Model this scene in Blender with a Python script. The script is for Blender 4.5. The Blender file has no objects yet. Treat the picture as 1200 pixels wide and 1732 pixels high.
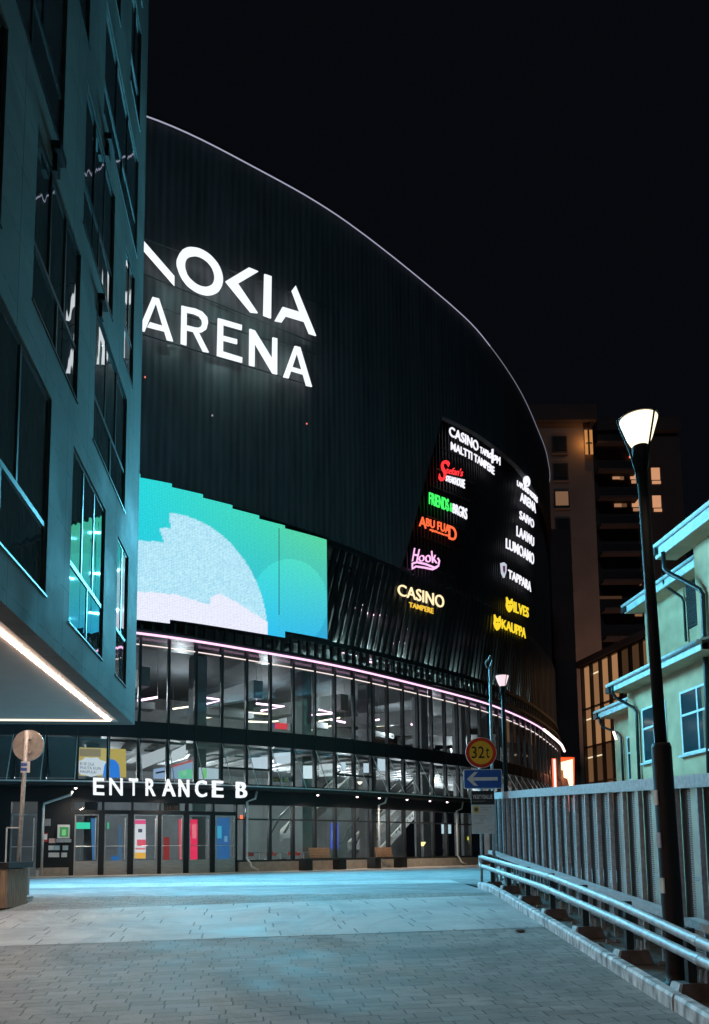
import bpy, math, random
from mathutils import Matrix, Vector, Euler
random.seed(7)
SC=bpy.context.scene; COL=SC.collection
# ------------------------------------------------------------ camera / world / light
F=1300.;CX=600.;HY=1440.
TH=math.atan(F/12322.);PY=HY-F*math.tan(TH);RO=-0.0107;E=1.6
cd=bpy.data.cameras.new('camera');cam=bpy.data.objects.new('camera',cd);COL.objects.link(cam)
cd.sensor_width=36;cd.lens=F/1732*36;cd.shift_y=(PY-866)/1732;cd.clip_end=3000;cd.clip_start=.05
cam.matrix_world=Matrix.Translation((0,0,E))@Matrix.Rotation(math.pi/2+TH,4,'X')@Matrix.Rotation(RO,4,'Z')
SC.camera=cam
w=bpy.data.worlds.new('World');SC.world=w;w.use_nodes=True
bg=w.node_tree.nodes['Background'];bg.inputs[0].default_value=(.40,.52,.80,1);bg.inputs[1].default_value=.0050
SC.view_settings.view_transform='Standard';SC.view_settings.look='None';SC.view_settings.exposure=0;SC.view_settings.gamma=1
sl=bpy.data.lights.new('fill_sun','SUN');sl.energy=.13;sl.angle=math.radians(3);sl.color=(.55,.75,1)  # no moon in view; weak sun added to lift the dark drum
so=bpy.data.objects.new('fill_sun',sl);COL.objects.link(so);so.rotation_euler=Euler((math.radians(55),0,math.radians(-15)))
def ray(x,y):
    u=(x-CX)/F;v=-(y-PY)/F;c,s=math.cos(RO),math.sin(RO);u,v=c*u-s*v,s*u+c*v
    a=math.pi/2+TH;ca,sa=math.cos(a),math.sin(a);return (u,ca*v+sa,sa*v-ca)
def proj(X,Y,Z):
    Z-=E;a=math.pi/2+TH;ca,sa=math.cos(a),math.sin(a);yc=ca*Y+sa*Z;zc=-sa*Y+ca*Z
    u=X/-zc;v=yc/-zc;c,s=math.cos(RO),math.sin(RO);u,v=c*u+s*v,-s*u+c*v;return CX+F*u,PY-F*v
def atY(x,y,Y):
    d=ray(x,y);t=Y/d[1];return Vector((d[0]*t,Y,E+d[2]*t))
def gz(Y): return max(-.5,min(.85,.0615*Y))
# ------------------------------------------------------------ materials
def nm(name):
    m=bpy.data.materials.new(name);m.use_nodes=True;nt=m.node_tree
    return m,nt,nt.nodes['Principled BSDF']
def N(nt,t,**k):
    n=nt.nodes.new(t)
    for a,b in k.items(): setattr(n,a,b)
    return n
def math_(nt,op,a,b=None):
    n=N(nt,'ShaderNodeMath',operation=op)
    for i,v in enumerate((a,b)):
        if v is None: continue
        if isinstance(v,(int,float)): n.inputs[i].default_value=v
        else: nt.links.new(v,n.inputs[i])
    return n.outputs[0]
def mat(name,col,rough=.6,metal=0,var=.15,scale=6,bump=.0,spec=.5,stretch=(1,1,1),streak=0):
    m,nt,b=nm(name);tc=N(nt,'ShaderNodeTexCoord');mp=N(nt,'ShaderNodeMapping');mp.inputs['Scale'].default_value=stretch
    nt.links.new(tc.outputs['Object'],mp.inputs[0])
    no=N(nt,'ShaderNodeTexNoise');no.inputs['Scale'].default_value=scale;no.inputs['Detail'].default_value=5
    nt.links.new(mp.outputs[0],no.inputs['Vector'])
    r=N(nt,'ShaderNodeMapRange');r.inputs[1].default_value=.3;r.inputs[2].default_value=.7;r.inputs[3].default_value=1-var;r.inputs[4].default_value=1+var
    nt.links.new(no.outputs[0],r.inputs[0])
    mx=N(nt,'ShaderNodeVectorMath',operation='SCALE');mx.inputs[0].default_value=col;nt.links.new(r.outputs[0],mx.inputs['Scale'])
    nt.links.new(mx.outputs[0],b.inputs['Base Color'])
    rr=N(nt,'ShaderNodeMapRange');rr.inputs[3].default_value=max(0,rough-.1);rr.inputs[4].default_value=min(1,rough+.1);nt.links.new(no.outputs[0],rr.inputs[0])
    nt.links.new(rr.outputs[0],b.inputs['Roughness']);b.inputs['Metallic'].default_value=metal;b.inputs['Specular IOR Level'].default_value=spec
    if bump:
        bp=N(nt,'ShaderNodeBump');bp.inputs['Strength'].default_value=bump;bp.inputs['Distance'].default_value=.02
        nt.links.new(no.outputs[0],bp.inputs['Height']);nt.links.new(bp.outputs[0],b.inputs['Normal'])
    return m
def emis(name,col,s):
    m,nt,b=nm(name);b.inputs['Base Color'].default_value=(.02,.02,.02,1);b.inputs['Emission Color'].default_value=(*col,1);b.inputs['Emission Strength'].default_value=s
    b.inputs['Roughness'].default_value=.5
    return m
def joints(nt,vec,w,h,jw,jh,rot=0,stag=1.0):
    mp=N(nt,'ShaderNodeMapping');mp.inputs['Rotation'].default_value=(0,0,rot);nt.links.new(vec,mp.inputs[0])
    sp=N(nt,'ShaderNodeSeparateXYZ');nt.links.new(mp.outputs[0],sp.inputs[0])
    y=math_(nt,'DIVIDE',sp.outputs[1],h);row=math_(nt,'FLOOR',y);fy=math_(nt,'FRACT',y)
    wn=N(nt,'ShaderNodeTexWhiteNoise',noise_dimensions='1D');nt.links.new(row,wn.inputs['W'])
    x=math_(nt,'ADD',math_(nt,'DIVIDE',sp.outputs[0],w),math_(nt,'MULTIPLY',wn.outputs[0],stag))
    col=math_(nt,'FLOOR',x);fx=math_(nt,'FRACT',x)
    jx=math_(nt,'LESS_THAN',fx,jw/w);jy=math_(nt,'LESS_THAN',fy,jh/h)
    cb=N(nt,'ShaderNodeCombineXYZ');nt.links.new(col,cb.inputs[0]);nt.links.new(row,cb.inputs[1])
    w2=N(nt,'ShaderNodeTexWhiteNoise',noise_dimensions='2D');nt.links.new(cb.outputs[0],w2.inputs[0])
    return jx,jy,w2.outputs[0]
def paver(name,w,h,c1,c2,jw=.012,jh=.008,rot=0,rough=.55,uv=False,joint=.25,jyv=.55,bump=.6,stag=1.,big=1.0,spec=.25):
    m,nt,b=nm(name);tc=N(nt,'ShaderNodeTexCoord');vec=tc.outputs['UV' if uv else 'Object']
    jx,jy,cell=joints(nt,vec,w,h,jw,jh,rot,stag)
    mix=N(nt,'ShaderNodeMix',data_type='RGBA');mix.inputs[6].default_value=(*c1,1);mix.inputs[7].default_value=(*c2,1);nt.links.new(cell,mix.inputs[0])
    no=N(nt,'ShaderNodeTexNoise');no.inputs['Scale'].default_value=1.1*big;no.inputs['Detail'].default_value=8;no.inputs['Roughness'].default_value=.65;nt.links.new(vec,no.inputs['Vector'])
    n2=N(nt,'ShaderNodeTexNoise');n2.inputs['Scale'].default_value=90;n2.inputs['Detail'].default_value=3;nt.links.new(vec,n2.inputs['Vector'])
    n3=N(nt,'ShaderNodeTexNoise');n3.inputs['Scale'].default_value=7;n3.inputs['Detail'].default_value=2;nt.links.new(vec,n3.inputs['Vector'])
    # joints come and go with dirt
    jn=N(nt,'ShaderNodeMapRange');jn.inputs[1].default_value=.42;jn.inputs[2].default_value=.58;nt.links.new(n3.outputs[0],jn.inputs[0])
    jys=math_(nt,'MULTIPLY',math_(nt,'MULTIPLY',jy,jn.outputs[0]),1-jyv)
    jxs=math_(nt,'MULTIPLY',jx,1-joint)
    jm=math_(nt,'MAXIMUM',jxs,jys)
    r=N(nt,'ShaderNodeMapRange');r.inputs[1].default_value=.3;r.inputs[2].default_value=.7;r.inputs[3].default_value=.78;r.inputs[4].default_value=1.18;nt.links.new(no.outputs[0],r.inputs[0])
    r2=N(nt,'ShaderNodeMapRange');r2.inputs[1].default_value=.3;r2.inputs[2].default_value=.7;r2.inputs[3].default_value=.85;r2.inputs[4].default_value=1.15;nt.links.new(n2.outputs[0],r2.inputs[0])
    n4=N(nt,'ShaderNodeTexNoise');n4.inputs['Scale'].default_value=.45*big;n4.inputs['Detail'].default_value=9;n4.inputs['Roughness'].default_value=.75;n4.inputs['Distortion'].default_value=1.2;nt.links.new(vec,n4.inputs['Vector'])
    r4=N(nt,'ShaderNodeMapRange');r4.inputs[1].default_value=.35;r4.inputs[2].default_value=.55;r4.inputs[3].default_value=.66;r4.inputs[4].default_value=1.06;nt.links.new(n4.outputs[0],r4.inputs[0])
    k=math_(nt,'MULTIPLY',math_(nt,'MULTIPLY',math_(nt,'MULTIPLY',r.outputs[0],r4.outputs[0]),r2.outputs[0]),math_(nt,'SUBTRACT',1,jm))
    sc=N(nt,'ShaderNodeVectorMath',operation='SCALE');nt.links.new(mix.outputs[2],sc.inputs[0]);nt.links.new(k,sc.inputs['Scale'])
    nt.links.new(sc.outputs[0],b.inputs['Base Color'])
    rr=N(nt,'ShaderNodeMapRange');rr.inputs[1].default_value=.3;rr.inputs[2].default_value=.7;rr.inputs[3].default_value=rough-.15;rr.inputs[4].default_value=rough+.15;nt.links.new(no.outputs[0],rr.inputs[0]);nt.links.new(rr.outputs[0],b.inputs['Roughness']);b.inputs['Specular IOR Level'].default_value=spec
    hh=math_(nt,'ADD',math_(nt,'SUBTRACT',math_(nt,'MULTIPLY',cell,.25),jm),math_(nt,'MULTIPLY',n2.outputs[0],.25))
    bp=N(nt,'ShaderNodeBump');bp.inputs['Strength'].default_value=bump;bp.inputs['Distance'].default_value=.008;nt.links.new(hh,bp.inputs['Height']);nt.links.new(bp.outputs[0],b.inputs['Normal'])
    return m
def glassy(name,tint=(.8,.9,.9),fac=.12,rough=.02,bump=0):
    m,nt,b=nm(name);nt.nodes.remove(b);out=nt.nodes['Material Output']
    tr=N(nt,'ShaderNodeBsdfTransparent');tr.inputs[0].default_value=(*tint,1);gl=N(nt,'ShaderNodeBsdfGlossy');gl.inputs['Roughness'].default_value=rough
    lw=N(nt,'ShaderNodeLayerWeight');lw.inputs[0].default_value=.5;p=math_(nt,'POWER',lw.outputs['Facing'],3.)
    f=math_(nt,'ADD',math_(nt,'MULTIPLY',p,.6),fac*.4);mx=N(nt,'ShaderNodeMixShader')
    nt.links.new(f,mx.inputs[0]);nt.links.new(tr.outputs[0],mx.inputs[1]);nt.links.new(gl.outputs[0],mx.inputs[2]);nt.links.new(mx.outputs[0],out.inputs[0])
    return m
def mirror(name,col,rough=.03,bump=.1,scale=1.2,spec=.9,metal=0.):
    m,nt,b=nm(name);b.inputs['Base Color'].default_value=(*col,1);b.inputs['Roughness'].default_value=rough;b.inputs['Specular IOR Level'].default_value=spec;b.inputs['IOR'].default_value=1.7;b.inputs['Metallic'].default_value=metal
    tc=N(nt,'ShaderNodeTexCoord');mp=N(nt,'ShaderNodeMapping');mp.inputs['Scale'].default_value=(1,1,.45);nt.links.new(tc.outputs['Object'],mp.inputs[0])
    no=N(nt,'ShaderNodeTexNoise');no.inputs['Scale'].default_value=scale;no.inputs['Detail'].default_value=2;nt.links.new(mp.outputs[0],no.inputs['Vector'])
    bp=N(nt,'ShaderNodeBump');bp.inputs['Strength'].default_value=bump;bp.inputs['Distance'].default_value=.05;nt.links.new(no.outputs[0],bp.inputs['Height']);nt.links.new(bp.outputs[0],b.inputs['Normal'])
    return m
M={}
PR=-math.atan(.15)
M['paver_dark']=paver('dark_pavers',.27,.125,(.19,.178,.168),(.25,.236,.222),rot=PR,jw=.014,jh=.012,rough=.8,joint=.45,jyv=.5)
M['paver_light']=paver('light_slabs',.95,.33,(.345,.34,.335),(.40,.395,.39),rot=PR,jw=.02,jh=.010,joint=.35,jyv=.7,rough=.75)
M['paver_plaza']=paver('plaza_pavers',.6,.3,(.20,.21,.22),(.27,.27,.28),rot=PR+1.1,jw=.02,jh=.016,rough=.7,joint=.3,jyv=.4)
M['paver_far']=paver('plaza_far_pavers',.8,.4,(.26,.27,.28),(.31,.31,.32),rot=PR,rough=.75,jyv=.8)
M['paver_pale']=paver('pale_paving',.8,.4,(.40,.41,.41),(.45,.45,.45),rot=PR,rough=.75,jyv=.8)
M['soil']=mat('dirty_concrete',(.07,.065,.06),.9,var=.5,scale=9,bump=.8)
M['ground']=mat('ground',(.05,.05,.05),.95,var=.3,scale=.5)
M['kerb']=mat('kerb_concrete',(.40,.41,.42),.6,var=.75,scale=5,bump=.9,stretch=(1,2.2,1))
M['beige']=mat('beige_concrete',(.42,.36,.30),.7,var=.15,scale=5)
M['wall_office']=paver('office_panels',1.30,.985,(.112,.104,.098),(.134,.126,.12),uv=True,jw=.022,jh=.022,joint=.35,jyv=.35,rough=.85,stag=.0,bump=.25,big=.4)
M['soffit']=mat('soffit_panels',(.30,.28,.26),.65,var=.06,scale=3)
M['black']=mat('black_metal',(.012,.013,.015),.45,var=.2,scale=5)
M['polepaint']=mat('black_pole_paint',(.006,.006,.007),.6,var=.1,spec=.2)
M['blackp']=mat('black_panel',(.006,.007,.009),.55,var=.2,scale=3)
M['frame']=mat('dark_frame',(.014,.016,.018),.45,metal=.0,var=.15)
M['grey']=mat('grey_metal',(.42,.42,.42),.4,metal=.6,var=.2,scale=14)
M['galv']=mat('galvanised_steel',(.38,.40,.42),.5,metal=.1,var=.25,scale=20,bump=.1)
M['pipe']=mat('galvanised_pipe',(.40,.42,.44),.58,metal=.3,var=.25,scale=16,bump=.1)
M['lightmetal']=mat('pale_metal',(.75,.73,.70),.4,metal=.3,var=.1)
M['steel']=mat('brushed_steel',(.45,.43,.40),.42,metal=.5,var=.15,scale=3,stretch=(1,1,8))
M['wood']=mat('bench_wood',(.50,.27,.15),.55,var=.3,scale=3,stretch=(2,2,30))
M['clad_wood']=mat('grey_wood',(.30,.24,.19),.7,var=.3,scale=4,stretch=(8,8,1))
M['conc_in']=mat('interior_concrete',(.19,.195,.195),.8,var=.15,scale=1.5)
M['dark_in']=mat('interior_dark',(.05,.055,.06),.8,var=.2,scale=1)
M['white_in']=mat('interior_white',(.32,.32,.32),.5,var=.05)
M['house']=mat('yellow_render',(.50,.33,.21),.9,var=.2,scale=1.3,bump=.4,spec=.2)
M['fascia']=mat('painted_fascia',(.52,.54,.55),.5,var=.2,scale=5)
M['gutter']=mat('dark_gutter',(.022,.026,.03),.4,metal=.2,var=.2)
M['whiteframe']=mat('white_window_frame',(.62,.64,.64),.4,var=.08)
M['housepane']=mirror('house_glass',(.02,.04,.05),.08,.05)
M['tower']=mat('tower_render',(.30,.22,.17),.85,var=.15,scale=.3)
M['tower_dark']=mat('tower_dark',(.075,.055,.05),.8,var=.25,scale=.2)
M['officepane']=mirror('office_glass',(.42,.46,.47),.015,.10,1.3,.5,.9)
M['glass']=glassy('facade_glass',(.93,.96,.96),.12)
M['glass_dark']=glassy('tinted_glass',(.90,.94,.96),.12)
M['white_led']=emis('white_led',(.92,.95,1),2.2)
M['letter']=emis('lit_letter_face',(.92,.96,1.),1.05)
M['pink_led']=emis('pink_led',(1,.55,.88),1.6)
M['pink_in']=emis('pink_tube',(1,.58,.88),4.0)
M['warm_led']=emis('warm_led',(1,.66,.48),95.)
M['warm_tube']=emis('warm_tube',(1,.88,.66),3.)
M['rim_led']=emis('rim_led',(.6,.6,.8),.6)
M['lamp']=emis('lamp_glass',(1,.86,.60),1.7)
M['lamp_reflected']=emis('lamp_glass_reflected',(1,.72,.78),1.1)  # unlit far head; the light reflected in it is put in as emission
def addcladding():
    m,nt,b=nm('ribbed_cladding');tc=N(nt,'ShaderNodeTexCoord');sp=N(nt,'ShaderNodeSeparateXYZ');nt.links.new(tc.outputs['UV'],sp.inputs[0])
    fx=math_(nt,'FRACT',math_(nt,'DIVIDE',sp.outputs[0],.30));tri=math_(nt,'ABSOLUTE',math_(nt,'SUBTRACT',fx,.5))
    fx2=math_(nt,'FLOOR',math_(nt,'DIVIDE',sp.outputs[0],.585));wn=N(nt,'ShaderNodeTexWhiteNoise',noise_dimensions='1D');nt.links.new(fx2,wn.inputs['W'])
    mp=N(nt,'ShaderNodeMapping');mp.inputs['Scale'].default_value=(3,.25,1);nt.links.new(tc.outputs['UV'],mp.inputs[0])
    no=N(nt,'ShaderNodeTexNoise');no.inputs['Scale'].default_value=1.5;no.inputs['Detail'].default_value=6;nt.links.new(mp.outputs[0],no.inputs['Vector'])
    k=math_(nt,'ADD',math_(nt,'MULTIPLY',tri,.5),math_(nt,'ADD',math_(nt,'MULTIPLY',wn.outputs[0],.2),math_(nt,'MULTIPLY',no.outputs[0],.9)))
    sc=N(nt,'ShaderNodeVectorMath',operation='SCALE');sc.inputs[0].default_value=(.125,.130,.140);nt.links.new(k,sc.inputs['Scale']);nt.links.new(sc.outputs[0],b.inputs['Base Color'])
    b.inputs['Roughness'].default_value=.6;b.inputs['Metallic'].default_value=.2
    bp=N(nt,'ShaderNodeBump');bp.inputs['Strength'].default_value=.5;bp.inputs['Distance'].default_value=.06;nt.links.new(tri,bp.inputs['Height']);nt.links.new(bp.outputs[0],b.inputs['Normal'])
    return m
M['clad']=addcladding()
def addscreen():
    m,nt,b=nm('led_display');b.inputs['Base Color'].default_value=(.01,.01,.01,1)
    at=N(nt,'ShaderNodeAttribute',attribute_name='pic');tc=N(nt,'ShaderNodeTexCoord');sp=N(nt,'ShaderNodeSeparateXYZ');nt.links.new(tc.outputs['UV'],sp.inputs[0])
    gx=math_(nt,'GREATER_THAN',math_(nt,'FRACT',math_(nt,'DIVIDE',sp.outputs[0],.06)),.25);gy=math_(nt,'GREATER_THAN',math_(nt,'FRACT',math_(nt,'DIVIDE',sp.outputs[1],.06)),.25)
    no=N(nt,'ShaderNodeTexNoise');no.inputs['Scale'].default_value=9;no.inputs['Detail'].default_value=6;no.inputs['Roughness'].default_value=.8
    mp=N(nt,'ShaderNodeMapping');mp.inputs['Scale'].default_value=(1,2.2,1);nt.links.new(tc.outputs['UV'],mp.inputs[0]);nt.links.new(mp.outputs[0],no.inputs['Vector'])
    r=N(nt,'ShaderNodeMapRange');r.inputs[1].default_value=.3;r.inputs[2].default_value=.7;r.inputs[3].default_value=.86;r.inputs[4].default_value=1.2;nt.links.new(no.outputs[0],r.inputs[0])
    k=math_(nt,'MULTIPLY',math_(nt,'ADD',math_(nt,'MULTIPLY',math_(nt,'MULTIPLY',gx,gy),.25),.86),r.outputs[0])
    nt.links.new(at.outputs['Color'],b.inputs['Emission Color']);nt.links.new(k,b.inputs['Emission Strength'])
    return m
M['screen']=addscreen()
def addperf():
    m,nt,b=nm('perforated_sheet');tc=N(nt,'ShaderNodeTexCoord');sp=N(nt,'ShaderNodeSeparateXYZ');nt.links.new(tc.outputs['UV'],sp.inputs[0])
    p=.024
    yy=math_(nt,'DIVIDE',sp.outputs[1],p*.87);row=math_(nt,'FLOOR',yy);fy=math_(nt,'SUBTRACT',math_(nt,'FRACT',yy),.5)
    xx=math_(nt,'ADD',math_(nt,'DIVIDE',sp.outputs[0],p),math_(nt,'MULTIPLY',row,.5));fx=math_(nt,'SUBTRACT',math_(nt,'FRACT',xx),.5)
    d=math_(nt,'ADD',math_(nt,'MULTIPLY',fx,fx),math_(nt,'MULTIPLY',math_(nt,'MULTIPLY',fy,fy),.76));hole=math_(nt,'LESS_THAN',d,.10)
    tr=N(nt,'ShaderNodeBsdfTransparent');mx=N(nt,'ShaderNodeMixShader');out=nt.nodes['Material Output']
    nt.links.new(hole,mx.inputs[0]);nt.links.new(b.outputs[0],mx.inputs[1]);nt.links.new(tr.outputs[0],mx.inputs[2]);nt.links.new(mx.outputs[0],out.inputs[0])
    no=N(nt,'ShaderNodeTexNoise');no.inputs['Scale'].default_value=2.5;no.inputs['Detail'].default_value=5;nt.links.new(tc.outputs['Object'],no.inputs['Vector'])
    r=N(nt,'ShaderNodeMapRange');r.inputs[3].default_value=.7;r.inputs[4].default_value=1.3;nt.links.new(no.outputs[0],r.inputs[0])
    sc=N(nt,'ShaderNodeVectorMath',operation='SCALE');sc.inputs[0].default_value=(.34,.35,.35);nt.links.new(r.outputs[0],sc.inputs['Scale']);nt.links.new(sc.outputs[0],b.inputs['Base Color'])
    b.inputs['Roughness'].default_value=.5
    return m
M['perf']=addperf()
EM={}
def em(col,s=1.0):
    k=(tuple(round(c,3) for c in col),s)
    if k not in EM: EM[k]=emis('lit_'+str(len(EM)),col,s)
    return EM[k]
PM={}
def paint(col,rough=.5):
    k=(tuple(col),rough)
    if k not in PM: PM[k]=mat('paint_'+str(len(PM)),col,rough,var=.08,scale=9)
    return PM[k]
# ------------------------------------------------------------ mesh + object helpers
class MB:
    def __init__(s): s.v=[];s.f=[];s.uv=[]
    def add(s,vs,fs,uvs=None):
        b=len(s.v);s.v+=[tuple(v) for v in vs];s.uv+=list(uvs) if uvs else [(v[0],v[2]) for v in vs];s.f+=[tuple(b+i for i in f) for f in fs];return s
    def hexa(s,P,uvs=None):  # P: 4 bottom ccw, 4 top
        return s.add(P,[(3,2,1,0),(4,5,6,7),(0,1,5,4),(1,2,6,5),(2,3,7,6),(3,0,4,7)],uvs)
    def box(s,c,d,rz=0,bev=0):
        x,y,z=[q/2 for q in d];co,si=math.cos(rz),math.sin(rz);P=[]
        for zz in (-z,z):
            for a,b in ((-x,-y),(x,-y),(x,y),(-x,y)): P.append((c[0]+co*a-si*b,c[1]+si*a+co*b,c[2]+zz))
        return s.hexa(P)
    def tube(s,pts,r,n=10,cap=True):
        pts=[Vector(p) for p in pts];rs=r if isinstance(r,(list,tuple)) else [r]*len(pts);vs=[];fs=[];up=Vector((0,0,1));prev=None
        for i,p in enumerate(pts):
            t=(pts[min(i+1,len(pts)-1)]-pts[max(i-1,0)]).normalized()
            if prev is None: a=t.cross(up) if abs(t.z)<.95 else t.cross(Vector((1,0,0)))
            else: a=prev-t*prev.dot(t)
            a.normalize();prev=a;b=t.cross(a)
            for k in range(n):
                g=2*math.pi*k/n;vs.append(p+(a*math.cos(g)+b*math.sin(g))*rs[i])
        for i in range(len(pts)-1):
            for k in range(n): fs.append((i*n+k,i*n+(k+1)%n,(i+1)*n+(k+1)%n,(i+1)*n+k))
        if cap: fs.append(tuple(range(n))[::-1]);fs.append(tuple((len(pts)-1)*n+k for k in range(n)))
        return s.add(vs,fs)
    def lathe(s,c,prof,n=28):
        vs=[];fs=[]
        for r,z in prof:
            for k in range(n): g=2*math.pi*k/n;vs.append((c[0]+r*math.cos(g),c[1]+r*math.sin(g),c[2]+z))
        for i in range(len(prof)-1):
            for k in range(n): fs.append((i*n+k,i*n+(k+1)%n,(i+1)*n+(k+1)%n,(i+1)*n+k))
        fs.append(tuple(range(n))[::-1]);fs.append(tuple((len(prof)-1)*n+k for k in range(n)))
        return s.add(vs,fs)
    def prism(s,front,back):
        n=len(front);fs=[tuple(range(n)),tuple(range(2*n-1,n-1,-1))]+[(i,n+i,n+(i+1)%n,(i+1)%n) for i in range(n)]
        return s.add(list(front)+list(back),fs)
W={}
def link(o): COL.objects.link(o);return o
def tag(o,label,cat,group=None):
    o['label']=label;o['category']=cat
    if group: o['group']=group
    return o
def thing(name,label,cat,loc=(0,0,0),group=None,rz=0):
    o=link(bpy.data.objects.new(name,None));o.empty_display_size=.3;o.location=loc;o.rotation_euler=(0,0,rz);W[o.name]=Vector(loc);return tag(o,label,cat,group)
def part(name,mb,m,parent=None,smooth=False,label=None):
    org=W[parent.name] if parent else Vector((0,0,0))
    me=bpy.data.meshes.new(name);me.from_pydata([Vector(v)-org for v in mb.v],[],mb.f);me.materials.append(m)
    ul=me.uv_layers.new(name='UVMap')
    vi=[0]*len(me.loops);me.loops.foreach_get('vertex_index',vi)
    flat=[]
    for i in vi: flat+=mb.uv[i]
    ul.data.foreach_set('uv',flat)
    if smooth:
        me.polygons.foreach_set('use_smooth',[len(p.vertices)==4 for p in me.polygons])
    me.validate();me.update()
    o=link(bpy.data.objects.new(name,me));W[o.name]=org.copy()
    if parent: o.parent=parent
    if label: o['label']=label
    return o
def struct(name,mb,m): o=part(name,mb,m);o['kind']='structure';return o
def copytree(o,parent=None):
    c=o.copy();link(c)
    if parent: c.parent=parent
    W[c.name]=W[o.name]
    for ch in list(o.children): copytree(ch,c)
    return c
def lamp_light(name,parent,loc,power,col,spot=None,d=None,blend=1,r=0):
    L=bpy.data.lights.new(name,'SPOT' if spot else 'POINT');L.energy=power;L.color=col;L.shadow_soft_size=r
    if spot: L.spot_size=math.radians(spot);L.spot_blend=blend
    o=link(bpy.data.objects.new(name,L));org=W[parent.name] if parent else Vector((0,0,0));o.location=Vector(loc)-org
    if parent:o.parent=parent
    if d is not None: o.rotation_euler=Vector(d).to_track_quat('-Z','Y').to_euler()
    return o
class Surf:
    def __init__(s,P):
        s.p=P;s.l=[0]
        for a,b in zip(P,P[1:]): s.l.append(s.l[-1]+math.dist(a,b))
    def fr(s,q):
        import bisect
        i=min(max(bisect.bisect_right(s.l,q)-1,0),len(s.p)-2);a,b=s.p[i],s.p[i+1];L=s.l[i+1]-s.l[i];t=(q-s.l[i])/L
        return (a[0]+(b[0]-a[0])*t,a[1]+(b[1]-a[1])*t),((b[0]-a[0])/L,(b[1]-a[1])/L),i,t
    def nrm(s,q):
        e=.15;a=s.fr(max(q-e,0))[0] if len(s.p)>2 else s.p[0];b=s.fr(q+e)[0] if len(s.p)>2 else s.p[1]
        L=math.dist(a,b);return ((b[1]-a[1])/L,-(b[0]-a[0])/L)
    def P(s,q,z,off=0):
        c,_,_,_=s.fr(q);n=s.nrm(q);return Vector((c[0]+n[0]*off,c[1]+n[1]*off,z))
    def ang(s,q): n=s.nrm(q);return math.atan2(n[0],-n[1])
    def hit(s,x,y,off=0):
        d=ray(x,y);best=None
        for i in range(len(s.p)-1):
            a,b=s.p[i],s.p[i+1];ex,ey=b[0]-a[0],b[1]-a[1];L=math.hypot(ex,ey);ax,ay=a[0]+off*ey/L,a[1]-off*ex/L
            det=d[0]*(-ey)+ex*d[1]
            if abs(det)<1e-9: continue
            t=(ax*(-ey)+ex*ay)/det;q=(d[0]*ay-d[1]*ax)/det
            if t>0 and (-.3<=q<=1.3 or len(s.p)==2) and (best is None or t<best[0]): best=(t,s.l[i]+q*L,E+t*d[2])
        if best is None: raise ValueError('hit %s %s %s'%(x,y,off))
        return (best[1],best[2])
    def px(s,x,y,off=0): q,z=s.hit(x,y,off);return s.P(q,z,off)
def lerp(L,s):
    if s<=L[0][0]: return L[0][1]
    for a,b in zip(L,L[1:]):
        if s<=b[0]: return a[1]+(b[1]-a[1])*(s-a[0])/(b[0]-a[0])
    return L[-1][1]
def sbox(mb,S,s0,s1,z0,z1,o0,o1,step=.5):
    """box that follows the surface; z0,z1 numbers or functions of s; o0 inner, o1 outer"""
    n=1 if len(S.p)==2 else max(1,int(math.ceil((s1-s0)/step)))
    f0=z0 if callable(z0) else (lambda q:z0);f1=z1 if callable(z1) else (lambda q:z1)
    vs=[];uv=[]
    for i in range(n+1):
        q=s0+(s1-s0)*i/n;a,b=f0(q),f1(q)
        for (z,o) in ((a,o0),(a,o1),(b,o1),(b,o0)): vs.append(S.P(q,z,o));uv.append((q,z))
    fs=[(0,1,2,3),tuple(4*n+k for k in (3,2,1,0))]
    for i in range(n):
        for k in range(4): a=4*i+k;b=4*i+(k+1)%4;fs.append((a,a+4,b+4,b))
    return mb.add(vs,fs,uv)
def slean(mb,S,s0,z0,s1,z1,w,o0,o1):
    vs=[]
    for q,z in ((s0,z0),(s1,z1)):
        for dq,o in ((-w/2,o1),(w/2,o1),(w/2,o0),(-w/2,o0)): vs.append(S.P(q+dq,z,o))
    return mb.hexa(vs)
def stube(mb,S,s0,s1,z,off,r,step=.5,n=8):
    f=z if callable(z) else (lambda q:z);k=max(1,int((s1-s0)/step));return mb.tube([S.P(s0+(s1-s0)*i/k,f(s0+(s1-s0)*i/k),off) for i in range(k+1)],r,n)
# text
TC={};BK=.28
def textmesh(body,bold=0.0,shear=0,space=1):
    k=(body,bold,shear,space)
    if k in TC: return TC[k]
    c=bpy.data.curves.new('t','FONT');c.body=body;c.size=1;c.extrude=.5;c.offset=bold*BK;c.shear=shear;c.space_character=space;c.resolution_u=4
    o=link(bpy.data.objects.new('t',c));dg=bpy.context.evaluated_depsgraph_get();me=bpy.data.meshes.new_from_object(o.evaluated_get(dg))
    v=[tuple(q.co) for q in me.vertices];f=[tuple(p.vertices) for p in me.polygons];bpy.data.objects.remove(o);bpy.data.curves.remove(c);bpy.data.meshes.remove(me)
    x0=min(q[0] for q in v);x1=max(q[0] for q in v);y0=min(q[1] for q in v);y1=max(q[1] for q in v)
    v=[((q[0]-x0)/(x1-x0),(q[1]-y0)/(y1-y0),q[2]+.5) for q in v];TC[k]=(v,f);return v,f
def text_on(mb,body,fn,bold=0,shear=0,space=1,d=1):
    """fn(u,v,w)->point; u right, v up, w out 0..1"""
    v,f=textmesh(body,bold,shear,space);return mb.add([fn(*q) for q in v],f)
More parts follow.
